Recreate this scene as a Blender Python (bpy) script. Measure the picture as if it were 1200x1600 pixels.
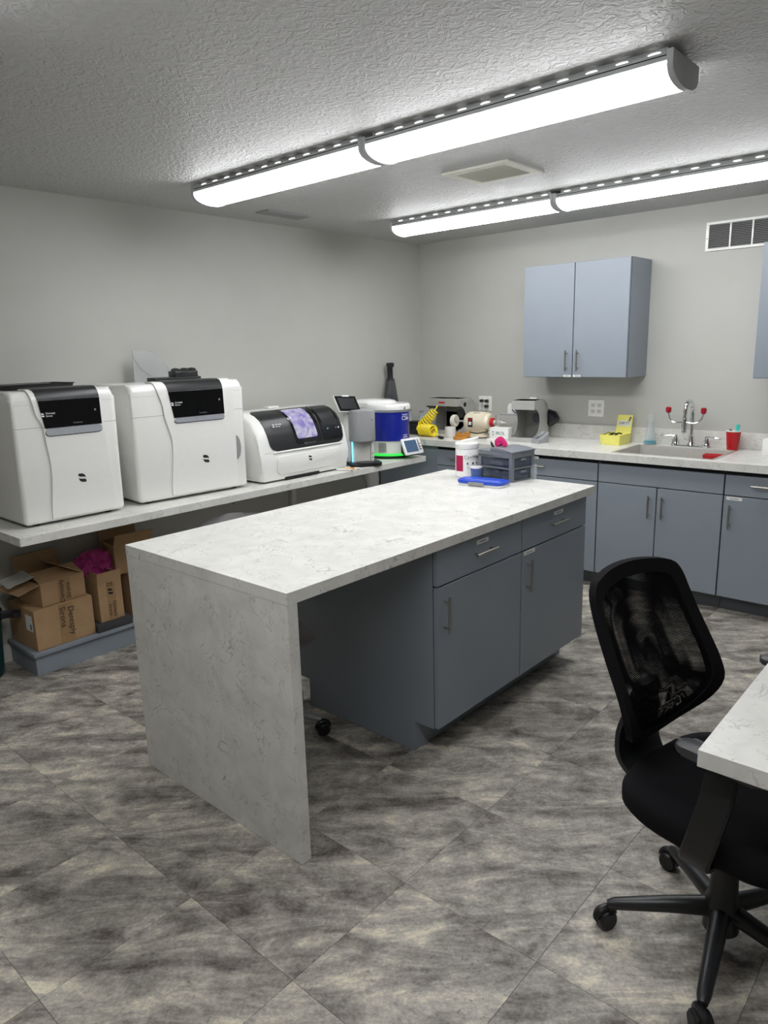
import bpy, bmesh, math, random
from mathutils import Vector, Matrix, Euler
R = math.radians
random.seed(4)
for o in list(bpy.data.objects): bpy.data.objects.remove(o)
scene = bpy.context.scene
COL = scene.collection

# ------------------------------------------------------------------ camera
cam = bpy.data.cameras.new('camera'); cam_o = bpy.data.objects.new('camera', cam); COL.objects.link(cam_o)
cam.sensor_fit = 'VERTICAL'; cam.sensor_height = 24.0; cam.lens = 24.0 * 1121.72 / 1600.0; cam.clip_start = .05
def set_cam(loc, pitch, roll, yaw):
    ri = Vector((math.cos(yaw), math.sin(yaw), 0)); fw = Vector((-math.sin(yaw), math.cos(yaw), 0)); up = Vector((0, 0, 1))
    f2 = math.cos(pitch)*fw + math.sin(pitch)*up; u2 = -math.sin(pitch)*fw + math.cos(pitch)*up
    r3 = math.cos(roll)*ri + math.sin(roll)*u2; u3 = -math.sin(roll)*ri + math.cos(roll)*u2
    m = Matrix((r3, u3, -f2)).transposed().to_4x4(); m.translation = loc
    cam_o.matrix_world = m
set_cam((3.9605, -4.9819, 1.6011), -.2231, -.0268, .7275)
scene.camera = cam_o
# ------------------------------------------------------------------ light and exposure
LAMP = 20.0            # emission of the fixture lenses
world = bpy.data.worlds.new('world'); scene.world = world; world.use_nodes = True
world.node_tree.nodes['Background'].inputs[0].default_value = (.9, .95, 1, 1)
world.node_tree.nodes['Background'].inputs[1].default_value = .0
scene.view_settings.view_transform = 'Standard'; scene.view_settings.look = 'None'
scene.view_settings.exposure = -0.10; scene.view_settings.gamma = 1.0; scene.view_settings.use_curve_mapping = False

# ------------------------------------------------------------------ materials
def lin(c):
    return tuple(((v/255)/12.92 if v/255 <= .04045 else ((v/255+.055)/1.055)**2.4) for v in c) + (1,)
M = {}
def nodes(name):
    m = bpy.data.materials.new(name); m.use_nodes = True; M[name] = m
    nt = m.node_tree; b = nt.nodes['Principled BSDF']
    return m, nt, b, nt.nodes.new, nt.links.new
def mat(name, c, rough=.5, metal=0., vary=.06, scale=30., bump=0., spec=.5, coat=0.):
    """plain material with slight procedural mottling and optional fine relief"""
    m, nt, b, N, L = nodes(name)
    b.inputs['Roughness'].default_value = rough; b.inputs['Metallic'].default_value = metal
    b.inputs['Specular IOR Level'].default_value = spec; b.inputs['Coat Weight'].default_value = coat
    tc = N('ShaderNodeTexCoord'); n = N('ShaderNodeTexNoise'); n.inputs['Scale'].default_value = scale; n.inputs['Detail'].default_value = 3
    L(tc.outputs['Object'], n.inputs['Vector'])
    r = N('ShaderNodeValToRGB'); c0 = lin(c)
    r.color_ramp.elements[0].color = tuple(v*(1-vary) for v in c0[:3]) + (1,); r.color_ramp.elements[1].color = tuple(min(1, v*(1+vary)) for v in c0[:3]) + (1,)
    r.color_ramp.elements[0].position = .3; r.color_ramp.elements[1].position = .7
    L(n.outputs['Fac'], r.inputs['Fac']); L(r.outputs['Color'], b.inputs['Base Color'])
    if bump:
        bp = N('ShaderNodeBump'); bp.inputs['Strength'].default_value = bump; bp.inputs['Distance'].default_value = .002
        L(n.outputs['Fac'], bp.inputs['Height']); L(bp.outputs['Normal'], b.inputs['Normal'])
    return m
def emit(name, c, s, base=(20, 20, 20)):
    m, nt, b, N, L = nodes(name)
    b.inputs['Base Color'].default_value = lin(base); b.inputs['Emission Color'].default_value = lin(c); b.inputs['Emission Strength'].default_value = s
    b.inputs['Roughness'].default_value = .3
    return m
def clear(name, c, fac=.75, rough=.05):
    """thin clear plastic or glass: part transparent, part glossy tint"""
    m, nt, b, N, L = nodes(name)
    out = nt.nodes['Material Output']; t = N('ShaderNodeBsdfTransparent'); mx = N('ShaderNodeMixShader')
    b.inputs['Base Color'].default_value = lin(c); b.inputs['Roughness'].default_value = rough
    t.inputs['Color'].default_value = (.97, .98, .98, 1)
    mx.inputs['Fac'].default_value = fac; L(b.outputs[0], mx.inputs[1]); L(t.outputs[0], mx.inputs[2]); L(mx.outputs[0], out.inputs['Surface'])
    return m
def marble(name='marble', base=(226, 225, 219)):
    m, nt, b, N, L = nodes(name)
    b.inputs['Roughness'].default_value = .32
    tc = N('ShaderNodeTexCoord')
    def noise(sc, det=6, dist=0., src=None):
        n = N('ShaderNodeTexNoise'); n.inputs['Scale'].default_value = sc; n.inputs['Detail'].default_value = det; n.inputs['Distortion'].default_value = dist
        L(src or tc.outputs['Object'], n.inputs['Vector']); return n.outputs['Fac']
    def math_(op, a, bb=None, v=None):
        k = N('ShaderNodeMath'); k.operation = op; k.use_clamp = False
        L(a, k.inputs[0])
        if bb is not None: L(bb, k.inputs[1])
        if v is not None: k.inputs[1].default_value = v
        return k.outputs[0]
    def vein(sc, dist, width, msc, lo, hi):
        a = math_('ABSOLUTE', math_('SUBTRACT', noise(sc, 7, dist), v=.5))
        mr = N('ShaderNodeMapRange'); mr.inputs['From Min'].default_value = 0; mr.inputs['From Max'].default_value = width
        mr.inputs['To Min'].default_value = 1; mr.inputs['To Max'].default_value = 0; L(a, mr.inputs['Value'])
        k = N('ShaderNodeMapRange'); k.inputs['From Min'].default_value = lo; k.inputs['From Max'].default_value = hi; L(noise(msc, 3), k.inputs['Value'])
        return math_('MULTIPLY', mr.outputs[0], k.outputs[0])
    v1 = vein(5.5, 1.1, .008, 9.0, .46, .62)
    v2 = vein(13, 1.0, .011, 11.0, .48, .64)
    v3 = vein(24, .6, .015, 8.0, .48, .64)
    cloud = N('ShaderNodeValToRGB'); cb = lin(base)
    cloud.color_ramp.elements[0].color = tuple(v*.86 for v in cb[:3]) + (1,); cloud.color_ramp.elements[0].position = .32
    cloud.color_ramp.elements[1].color = cb; cloud.color_ramp.elements[1].position = .62
    L(noise(9, 6, .6), cloud.inputs['Fac'])
    s = math_('MULTIPLY', math_('MAXIMUM', math_('MAXIMUM', v1, v2), math_('MULTIPLY', v3, v=.6)), v=.68)
    mx = N('ShaderNodeMix'); mx.data_type = 'RGBA'; L(s, mx.inputs['Factor']); L(cloud.outputs['Color'], mx.inputs['A']); mx.inputs['B'].default_value = lin((98, 98, 94))
    L(mx.outputs['Result'], b.inputs['Base Color'])
    return m
marble()
def tile_mat():
    m, nt, b, N, L = nodes('floor_tile')
    tc = N('ShaderNodeTexCoord'); oi = N('ShaderNodeObjectInfo')
    sc = N('ShaderNodeVectorMath'); sc.operation = 'SCALE'; sc.inputs[0].default_value = (37.1, 53.7, 0); L(oi.outputs['Random'], sc.inputs['Scale'])
    ad = N('ShaderNodeVectorMath'); ad.operation = 'ADD'; L(tc.outputs['Object'], ad.inputs[0]); L(sc.outputs[0], ad.inputs[1])
    rot = N('ShaderNodeMapping'); rot.inputs['Rotation'].default_value = (0, 0, R(-42)); L(ad.outputs[0], rot.inputs['Vector'])
    st = N('ShaderNodeMapping'); st.inputs['Scale'].default_value = (3.0, 9.0, 1); L(rot.outputs[0], st.inputs['Vector'])
    def noise(src, s, d, dist):
        n = N('ShaderNodeTexNoise'); n.inputs['Scale'].default_value = s; n.inputs['Detail'].default_value = d; n.inputs['Distortion'].default_value = dist
        n.inputs['Roughness'].default_value = .72
        L(src, n.inputs['Vector']); return n.outputs['Fac']
    n1 = noise(st.outputs[0], 1.0, 14, .45)
    n2 = noise(rot.outputs[0], 13.0, 14, .3)
    n3 = noise(rot.outputs[0], 90, 4, 0)
    def mth(op, a, v, bb=None):
        k = N('ShaderNodeMath'); k.operation = op; L(a, k.inputs[0])
        if bb is None: k.inputs[1].default_value = v
        else: L(bb, k.inputs[1])
        return k.outputs[0]
    f = mth('ADD', mth('MULTIPLY', n1, .60), 0, mth('ADD', mth('MULTIPLY', n2, .24), 0, mth('MULTIPLY', n3, .16)))
    r = N('ShaderNodeValToRGB'); cr = r.color_ramp
    cr.elements[0].position = .39; cr.elements[0].color = lin((78, 71, 64)); cr.elements[1].position = .62; cr.elements[1].color = lin((224, 216, 194))
    for p, c in ((.445, (118, 112, 105)), (.50, (150, 145, 137)), (.55, (180, 174, 163)), (.585, (208, 200, 180))):
        e = cr.elements.new(p); e.color = lin(c)
    f = mth('ADD', f, 0, mth('MULTIPLY', mth('SUBTRACT', oi.outputs['Random'], .5), .028))
    L(f, r.inputs['Fac'])
    # pitted dark specks in patches
    vo = noise(rot.outputs[0], 34, 5, .5); mk = noise(rot.outputs[0], 4, 2, 0)
    a = N('ShaderNodeMapRange'); a.inputs['From Min'].default_value = .57; a.inputs['From Max'].default_value = .64; L(vo, a.inputs['Value'])
    c = N('ShaderNodeMapRange'); c.inputs['From Min'].default_value = .5; c.inputs['From Max'].default_value = .62; L(mk, c.inputs['Value'])
    sp = mth('MULTIPLY', mth('MULTIPLY', a.outputs[0], 0, c.outputs[0]), .55)
    mx = N('ShaderNodeMix'); mx.data_type = 'RGBA'; L(sp, mx.inputs['Factor']); L(r.outputs['Color'], mx.inputs['A']); mx.inputs['B'].default_value = lin((78, 72, 66))
    L(mx.outputs['Result'], b.inputs['Base Color'])
    b.inputs['Roughness'].default_value = .48; b.inputs['Specular IOR Level'].default_value = .35
    bp = N('ShaderNodeBump'); bp.inputs['Strength'].default_value = .15; bp.inputs['Distance'].default_value = .002; L(n2, bp.inputs['Height']); L(bp.outputs['Normal'], b.inputs['Normal'])
tile_mat()
def ceiling_mat():
    m, nt, b, N, L = nodes('ceiling_stomp')
    b.inputs['Base Color'].default_value = lin((196, 196, 195)); b.inputs['Roughness'].default_value = .5; b.inputs['Specular IOR Level'].default_value = .4
    tc = N('ShaderNodeTexCoord')
    n = N('ShaderNodeTexNoise'); n.inputs['Scale'].default_value = 26; n.inputs['Detail'].default_value = 4; n.inputs['Distortion'].default_value = 1.8
    L(tc.outputs['Object'], n.inputs['Vector'])
    n2 = N('ShaderNodeTexNoise'); n2.inputs['Scale'].default_value = 75; n2.inputs['Detail'].default_value = 3; n2.inputs['Distortion'].default_value = .8
    L(tc.outputs['Object'], n2.inputs['Vector'])
    mr = N('ShaderNodeMapRange'); mr.inputs['From Min'].default_value = .44; mr.inputs['From Max'].default_value = .60; L(n.outputs['Fac'], mr.inputs['Value'])
    k = N('ShaderNodeMath'); k.operation = 'MULTIPLY_ADD'; k.inputs[1].default_value = .45; L(n2.outputs['Fac'], k.inputs[0]); L(mr.outputs[0], k.inputs[2])
    bp = N('ShaderNodeBump'); bp.inputs['Strength'].default_value = .75; bp.inputs['Distance'].default_value = .006
    L(k.outputs[0], bp.inputs['Height']); L(bp.outputs['Normal'], b.inputs['Normal'])
ceiling_mat()
def mesh_fabric():
    m, nt, b, N, L = nodes('chair_mesh')
    out = nt.nodes['Material Output']
    b.inputs['Base Color'].default_value = lin((13, 13, 15)); b.inputs['Roughness'].default_value = .9; b.inputs['Specular IOR Level'].default_value = .08
    tc = N('ShaderNodeTexCoord'); w = []
    for d in ('Y', 'Z'):
        x = N('ShaderNodeTexWave'); x.bands_direction = d; x.inputs['Scale'].default_value = 85; L(tc.outputs['Object'], x.inputs['Vector']); w.append(x)
    mi = N('ShaderNodeMath'); mi.operation = 'MULTIPLY'; L(w[0].outputs['Fac'], mi.inputs[0]); L(w[1].outputs['Fac'], mi.inputs[1])
    gt = N('ShaderNodeMath'); gt.operation = 'GREATER_THAN'; gt.inputs[1].default_value = .48; L(mi.outputs[0], gt.inputs[0])
    t = N('ShaderNodeBsdfTransparent'); mx = N('ShaderNodeMixShader')
    L(gt.outputs[0], mx.inputs['Fac']); L(b.outputs[0], mx.inputs[1]); L(t.outputs[0], mx.inputs[2]); L(mx.outputs[0], out.inputs['Surface'])
mesh_fabric()
def cardboard():
    m, nt, b, N, L = nodes('cardboard')
    tc = N('ShaderNodeTexCoord'); n = N('ShaderNodeTexNoise'); n.inputs['Scale'].default_value = 14; n.inputs['Detail'].default_value = 6
    L(tc.outputs['Object'], n.inputs['Vector']); r = N('ShaderNodeValToRGB')
    r.color_ramp.elements[0].color = lin((160, 129, 94)); r.color_ramp.elements[1].color = lin((184, 151, 113)); L(n.outputs['Fac'], r.inputs['Fac'])
    L(r.outputs['Color'], b.inputs['Base Color']); b.inputs['Roughness'].default_value = .85
cardboard()
mat('wall_paint', (187, 187, 181), .6, vary=.02, scale=4)
mat('floor_base', (70, 68, 64), .8)
mat('cabinet', (138, 146, 155), .42, vary=.015, scale=6)
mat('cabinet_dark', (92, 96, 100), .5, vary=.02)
mat('gap_black', (16, 16, 18), .7)
mat('white_plastic', (236, 236, 232), .28, vary=.01, coat=.2)
mat('white_gloss', (244, 244, 242), .15, vary=.01, coat=.4)
mat('off_white', (214, 213, 206), .45, vary=.03)
mat('vent_beige', (205, 203, 190), .5, vary=.03)
mat('fixture_grey', (186, 188, 188), .45, vary=.02)
mat('grey_plastic', (150, 150, 150), .4, vary=.02)
mat('shell_grey', (186, 184, 184), .32, vary=.02)
mat('device_grey', (158, 160, 162), .35, vary=.02)
mat('silver', (196, 200, 208), .3, .6, vary=.02)
mat('steel', (196, 194, 188), .38, .55, vary=.04, scale=60)
mat('nickel', (176, 172, 164), .3, 1., vary=.03)
mat('chrome', (225, 226, 228), .07, 1., vary=.01)
mat('sheet_metal', (188, 188, 184), .42, .3, vary=.05, scale=18)
mat('black_gloss', (8, 9, 11), .12, vary=.02)
mat('black_plastic', (20, 20, 22), .42, vary=.05)
mat('black_satin', (34, 35, 37), .36, vary=.04)
mat('black_fabric', (14, 14, 17), .92, vary=.2, scale=300, bump=.3, spec=.2)
mat('arm_pad', (52, 53, 56), .42, vary=.04)
mat('blue_paint', (22, 38, 150), .25, vary=.03)
mat('blue_lid', (38, 78, 196), .3, vary=.03)
mat('blue_paper', (96, 122, 178), .7, vary=.10, scale=90)
mat('yellow_hose', (250, 226, 40), .35, vary=.03)
mat('yellow_tray', (236, 230, 120), .45, vary=.02)
mat('cream', (226, 216, 192), .32, vary=.03)
mat('red', (190, 24, 34), .4, vary=.04)
mat('dark_red', (160, 20, 40), .35, vary=.04)
mat('pink', (222, 40, 120), .4, vary=.05)
mat('pink_label', (222, 52, 112), .5, vary=.03)
mat('amber_wood', (196, 132, 52), .5, vary=.15, scale=25)
mat('white_ceramic', (232, 231, 226), .4, vary=.02)
mat('felt', (226, 222, 208), .95, vary=.05, scale=120, bump=.4)
mat('paper', (232, 232, 228), .7, vary=.02)
mat('ink', (28, 28, 32), .6)
mat('ink_grey', (120, 122, 126), .6)
mat('ink_teal', (20, 92, 84), .6)
mat('ink_white', (235, 236, 240), .5)
mat('tape', (158, 126, 88), .3, vary=.05)
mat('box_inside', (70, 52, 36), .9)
mat('bin_teal', (18, 58, 58), .4, vary=.06)
mat('teal', (70, 200, 190), .4)
mat('organizer_grey', (112, 116, 122), .4, vary=.03)
mat('foam_dark', (62, 62, 64), .85, vary=.15, scale=200)
mat('mint', (150, 205, 190), .5); mat('orange_marker', (220, 150, 60), .5)
clear('clear_plastic', (215, 222, 226), .80); clear('smoke_drawer', (70, 78, 96), .35, .15)
clear('glass', (225, 235, 235), .78); clear('bubble_wrap', (212, 74, 156), .36, .15); clear('blue_liquid', (0, 150, 175), .1)
clear('shield_film', (200, 202, 202), .55, .25); clear('smoke_nozzle', (70, 72, 76), .35, .2)
emit('lens_glow', (252, 253, 255), LAMP, (255, 255, 255)); emit('slot_glow', (255, 255, 250), LAMP*.08, (255, 255, 255))
emit('cyan_glow', (120, 215, 255), 2.0); emit('green_glow', (50, 235, 80), 1.1); emit('screen_blue', (96, 130, 170), .55); emit('screen_dark', (70, 78, 86), .12)
def window_glow():
    m, nt, b, N, L = nodes('window_glow')
    tc = N('ShaderNodeTexCoord'); n = N('ShaderNodeTexNoise'); n.inputs['Scale'].default_value = 14; n.inputs['Distortion'].default_value = 1.5; L(tc.outputs['Object'], n.inputs['Vector'])
    r = N('ShaderNodeValToRGB'); r.color_ramp.elements[0].color = lin((150, 128, 225)); r.color_ramp.elements[1].color = lin((232, 232, 245))
    r.color_ramp.elements[0].position = .35; r.color_ramp.elements[1].position = .6
    L(n.outputs['Fac'], r.inputs['Fac']); L(r.outputs[0], b.inputs['Emission Color']); b.inputs['Emission Strength'].default_value = .55
    b.inputs['Base Color'].default_value = lin((90, 85, 110)); b.inputs['Roughness'].default_value = .1
window_glow()

# ------------------------------------------------------------------ mesh helpers
def bmn(): return bmesh.new()
def box(bm, x0, x1, y0, y1, z0, z1, bev=0., seg=2):
    vs = [bm.verts.new(p) for p in ((x0,y0,z0),(x1,y0,z0),(x1,y1,z0),(x0,y1,z0),(x0,y0,z1),(x1,y0,z1),(x1,y1,z1),(x0,y1,z1))]
    fs = [bm.faces.new([vs[i] for i in f]) for f in ((3,2,1,0),(4,5,6,7),(0,1,5,4),(1,2,6,5),(2,3,7,6),(3,0,4,7))]
    if bev:
        es = list({e for f in fs for e in f.edges})
        bmesh.ops.bevel(bm, geom=es, offset=bev, segments=seg, affect='EDGES', profile=.5)
    return bm
def ring_loft(bm, rings, cap=True, closed=True):
    """rings: lists of equal length 3D points"""
    V = [[bm.verts.new(p) for p in r] for r in rings]; n = len(V[0])
    for a, b in zip(V, V[1:]):
        for i in range(n if closed else n-1):
            j = (i+1) % n
            bm.faces.new((a[i], a[j], b[j], b[i]))
    if cap and closed:
        bm.faces.new(V[0][::-1]); bm.faces.new(V[-1])
    return V
def frame_axes(d):
    d = d.normalized(); a = Vector((0, 0, 1)) if abs(d.z) < .9 else Vector((1, 0, 0))
    u = d.cross(a).normalized(); return u, d.cross(u).normalized()
def cyl(bm, p0, p1, r0, r1=None, seg=20, cap=True):
    p0, p1 = Vector(p0), Vector(p1); r1 = r0 if r1 is None else r1
    u, v = frame_axes(p1-p0)
    rings = [[p + (u*math.cos(t) + v*math.sin(t))*r for t in (2*math.pi*i/seg for i in range(seg))] for p, r in ((p0, r0), (p1, r1))]
    ring_loft(bm, rings, cap); return bm
def lathe(bm, prof, c=(0, 0, 0), seg=28, axis='z', cap=True, sx=1., sy=1.):
    rings = []
    for r, h in prof:
        ring = []
        for i in range(seg):
            t = 2*math.pi*i/seg; a, b = r*math.cos(t)*sx, r*math.sin(t)*sy
            p = {'z': (a, b, h), 'x': (h, a, b), 'y': (b, h, a)}[axis]
            ring.append(Vector(p) + Vector(c))
        rings.append(ring)
    ring_loft(bm, rings, cap); return bm
def smooth_path(pts, n=8):
    P = [Vector(p) for p in pts]; out = []
    for i in range(len(P)-1):
        p0, p1, p2, p3 = P[max(i-1, 0)], P[i], P[i+1], P[min(i+2, len(P)-1)]
        for k in range(n):
            t = k/n
            out.append(.5*((2*p1) + (p2-p0)*t + (2*p0-5*p1+4*p2-p3)*t*t + (3*p1-p0-3*p2+p3)*t**3))
    out.append(P[-1]); return out
def tube(bm, pts, r, seg=10, rs=None, flat=1.):
    P = [Vector(p) for p in pts]; rings = []; u = None
    for i, p in enumerate(P):
        d = (P[min(i+1, len(P)-1)] - P[max(i-1, 0)]).normalized()
        if u is None: u, v = frame_axes(d)
        u = (u - d*u.dot(d)).normalized(); v = d.cross(u)
        rr = rs[i] if rs else r
        rings.append([p + (u*math.cos(2*math.pi*k/seg)*flat + v*math.sin(2*math.pi*k/seg))*rr for k in range(seg)])
    ring_loft(bm, rings); return bm
def prism(bm, pts, plane, d0, d1, bev=0., seg=2):
    """polygon pts (a,b) extruded from d0 to d1; plane 'xz' extrudes along y, 'xy' along z, 'yz' along x"""
    f = {'xz': lambda a, b, d: (a, d, b), 'xy': lambda a, b, d: (a, b, d), 'yz': lambda a, b, d: (d, a, b)}[plane]
    A = [bm.verts.new(f(a, b, d0)) for a, b in pts]; Bv = [bm.verts.new(f(a, b, d1)) for a, b in pts]
    n = len(pts); fs = [bm.faces.new((A[i], A[(i+1) % n], Bv[(i+1) % n], Bv[i])) for i in range(n)]
    ca, cb = bm.faces.new(A[::-1]), bm.faces.new(Bv)
    if bev:
        es = list(set(ca.edges) | set(cb.edges))
        bmesh.ops.bevel(bm, geom=es, offset=bev, segments=seg, affect='EDGES', profile=.5)
    return bm
def rrect(x0, x1, y0, y1, r, n=5):
    o = []
    for cx, cy, a in ((x1-r, y0+r, -90), (x1-r, y1-r, 0), (x0+r, y1-r, 90), (x0+r, y0+r, 180)):
        for i in range(n+1):
            t = R(a + 90*i/n); o.append((cx + r*math.cos(t), cy + r*math.sin(t)))
    return o
def arc(cx, cy, r, a0, a1, n=8):
    return [(cx + r*math.cos(R(a0 + (a1-a0)*i/n)), cy + r*math.sin(R(a0 + (a1-a0)*i/n))) for i in range(n+1)]
def fin(name, bm, m, parent=None, smooth=True, ang=35, label=None):
    bmesh.ops.recalc_face_normals(bm, faces=bm.faces[:])
    me = bpy.data.meshes.new(name); bm.to_mesh(me); bm.free()
    me.materials.append(M[m])
    if smooth:
        for p in me.polygons: p.use_smooth = True
        me.set_sharp_from_angle(angle=R(ang))
    o = bpy.data.objects.new(name, me); COL.objects.link(o)
    if parent is not None: o.parent = parent
    if label: o['label'] = label
    return o
def tag(o, label, cat, group=None):
    o['label'] = label; o['category'] = cat
    if group: o['group'] = group
    return o
def thing(name, label, cat, loc=(0, 0, 0), rz=0., group=None):
    o = bpy.data.objects.new(name, None); COL.objects.link(o); o.empty_display_size = .05
    o.location = loc; o.rotation_euler = (0, 0, R(rz)); return tag(o, label, cat, group)
def struct(name, bm, m, parent=None, smooth=False):
    o = fin(name, bm, m, parent, smooth)
    if parent is None: o['kind'] = 'structure'
    return o
def bx(name, m, parent, x0, x1, y0, y1, z0, z1, bev=.0015, seg=2, label=None):
    return fin(name, box(bmn(), x0, x1, y0, y1, z0, z1, bev, seg), m, parent, label=label)
def text(s, size, m, parent, loc, rot, name='lettering', align='CENTER', sx=1., ext=.0004):
    cu = bpy.data.curves.new('txt', 'FONT'); cu.body = s; cu.size = size; cu.extrude = ext; cu.align_x = align; cu.align_y = 'CENTER'; cu.resolution_u = 3
    t = bpy.data.objects.new('txt', cu); COL.objects.link(t)
    me = bpy.data.meshes.new_from_object(t.evaluated_get(bpy.context.evaluated_depsgraph_get()))
    bpy.data.objects.remove(t); bpy.data.curves.remove(cu)
    me.name = name; me.materials.clear(); me.materials.append(M[m])
    o = bpy.data.objects.new(name, me); COL.objects.link(o); o.parent = parent
    o.location = loc; o.rotation_euler = tuple(R(a) for a in rot); o.scale = (sx, 1, 1)
    return o
FRONT = (90, 0, 0)       # text standing up and facing local -Y
def dup(root, loc, rz, label, group=None):
    r = root.copy(); COL.objects.link(r); r.location = loc; r.rotation_euler = (0, 0, R(rz)); r['label'] = label
    if group: r['group'] = group
    for ch in list(root.children):
        c = ch.copy(); COL.objects.link(c); c.parent = r
        for g in list(ch.children):
            d = g.copy(); COL.objects.link(d); d.parent = c
    return r

# ------------------------------------------------------------------ the room
CH = 2.445; X1 = 6.2; Y0 = -7.2
struct('ceiling', box(bmn(), -.1, X1+.1, Y0-.1, .1, CH, CH+.1), 'ceiling_stomp')
struct('wall_left', box(bmn(), -.1, 0, Y0-.1, .1, -.1, CH), 'wall_paint')
struct('wall_back', box(bmn(), 0, X1, 0, .1, -.1, CH), 'wall_paint')
struct('wall_right', box(bmn(), X1, X1+.1, Y0-.1, .1, -.1, CH), 'wall_paint')
struct('wall_front', box(bmn(), 0, X1, Y0-.1, Y0, -.1, CH), 'wall_paint')
struct('baseboard_left', box(bmn(), 0, .012, Y0, -.64, 0, .10), 'off_white')
floor = struct('floor', box(bmn(), -.1, X1+.1, Y0-.1, .1, -.1, -.004), 'floor_base')
T = .457; gx0 = 3.178 - 7*T; gy0 = -3.541 - 8*T; tile_me = None
for i in range(-1, 14):
    for j in range(16):
        x, y = gx0 + i*T, gy0 + j*T
        xa, xb, ya, yb = max(x, 0), min(x+T, X1), max(y, Y0), min(y+T, 0)
        if xb - xa < .02 or yb - ya < .02: continue
        full = xb-xa > T-.001 and yb-ya > T-.001
        if full and tile_me:
            o = bpy.data.objects.new('tile', tile_me); COL.objects.link(o); o.parent = floor
        else:
            w, h = (xb-xa)/2 - .0004, (yb-ya)/2 - .0004
            o = fin('tile', box(bmn(), -w, w, -h, h, -.004, 0, .0005, 1), 'floor_tile', floor, smooth=False)
            if full: tile_me = o.data
        o.location = ((xa+xb)/2, (ya+yb)/2, 0)

# ------------------------------------------------------------------ ceiling fixtures
def light(x0, x1, yc, label):
    t = thing('ceiling_light', label, 'ceiling light', ((x0+x1)/2, yc, CH), 0, 'LED wraparound ceiling lights')
    L = (x1-x0)/2; w = .105
    bx('mounting_tray', 'fixture_grey', t, -L+.03, L-.03, -.075, .075, -.022, -.0005)
    fin('housing', prism(bmn(), [(-w, -.024), (w, -.024), (w, -.046), (w-.004, -.048), (-w+.004, -.048), (-w, -.046)], 'yz', -L+.012, L-.012, .0015), 'fixture_grey', t)
    prof = [(-w+.003, -.048), (-w+.003, -.058)] + [(-(w-.003)*math.cos(R(a)), -.058-.040*math.sin(R(a))) for a in range(15, 166, 10)] + [(w-.003, -.058), (w-.003, -.048)]
    fin('lens', prism(bmn(), prof, 'yz', -L+.014, L-.014), 'lens_glow', t)
    cp = [(-w-.003, -.018), (-w-.003, -.060)] + [(-(w+.002)*math.cos(R(a)), -.060-.041*math.sin(R(a))) for a in range(12, 169, 8)] + [(w+.003, -.060), (w+.003, -.018)]
    for a, b in ((-L+.0005, -L+.020), (L-.020, L-.0005)):
        fin('end_cap', prism(bmn(), cp, 'yz', a, b, .002), 'fixture_grey', t)
    bm = bmn(); box(bm, -L+.022, L-.022, -w-.0012, -w, -.034, -.031)
    fin('seam', bm, 'gap_black', t)
    n = 12; s0 = None                                            # light slots along the upper edge, both long sides
    for i in range(n):
        for sy in (-1, 1):
            if s0 is None:
                s0 = fin('light_slot', lathe(bmn(), [(.0, -.0015), (.02, -.0015), (.02, .0015), (.0, .0015)], seg=16, axis='y', sx=.16), 'slot_glow', t); o = s0
            else:
                o = s0.copy(); COL.objects.link(o); o.parent = t
            o.location = (-L+.07 + i*(2*L-.14)/(n-1), sy*.0765, -.012)
    return t
light(.662, 1.845, -2.575, 'lit white LED wraparound light nearest the left wall in the front row')
light(1.845, 3.078, -2.575, 'lit white LED light with visible grey end cap in the front row')
light(.622, 1.835, -.992, 'lit white LED light in the back row nearest the room corner')
light(1.835, 3.06, -.992, 'lit white LED light in the back row running off the right edge')
light(1.845, 3.078, -4.40, 'lit white LED light of the third row behind the waterfall end')
light(3.078, 4.31, -4.40, 'lit white LED light of the third row over the near desk')

def vent(name, label, x0, x1, y0, y1, m, n, along):
    t = thing(name, label, 'vent', ((x0+x1)/2, (y0+y1)/2, CH)); w, h = (x1-x0)/2, (y1-y0)/2; b = min(w, h)*.3
    bm = bmn()
    for a in ((-w, w, -h, -h+b), (-w, w, h-b, h), (-w, -w+b, -h+b, h-b), (w-b, w, -h+b, h-b)): box(bm, *a, -.010, -.0005, .001, 1)
    fin('frame', bm, m, t)
    bx('backing', 'gap_black', t, -w+b, w-b, -h+b, h-b, -.002, -.0006, 0)
    s = None
    for i in range(n):
        if s is None:
            s = fin('slat', box(bmn(), *((-w+b, w-b, -.004, .004) if along == 'x' else (-.004, .004, -h+b, h-b)), -.0015, .0015), m, t); o = s
        else:
            o = s.copy(); COL.objects.link(o); o.parent = t
        q = -1 + 2*(i+.5)/n
        o.location = (0, q*(h-b), -.007) if along == 'x' else (q*(w-b), 0, -.007)
        o.rotation_euler = (R(38), 0, 0) if along == 'x' else (0, R(38), 0)
    return t
vent('exhaust_grille', 'square beige exhaust grille in the ceiling between the two light rows', 1.645, 2.03, -1.885, -1.545, 'vent_beige', 16, 'x')
vent('supply_register', 'narrow white ceiling register by the left wall', .262, .385, -1.945, -1.60, 'grey_plastic', 7, 'y')
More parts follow.
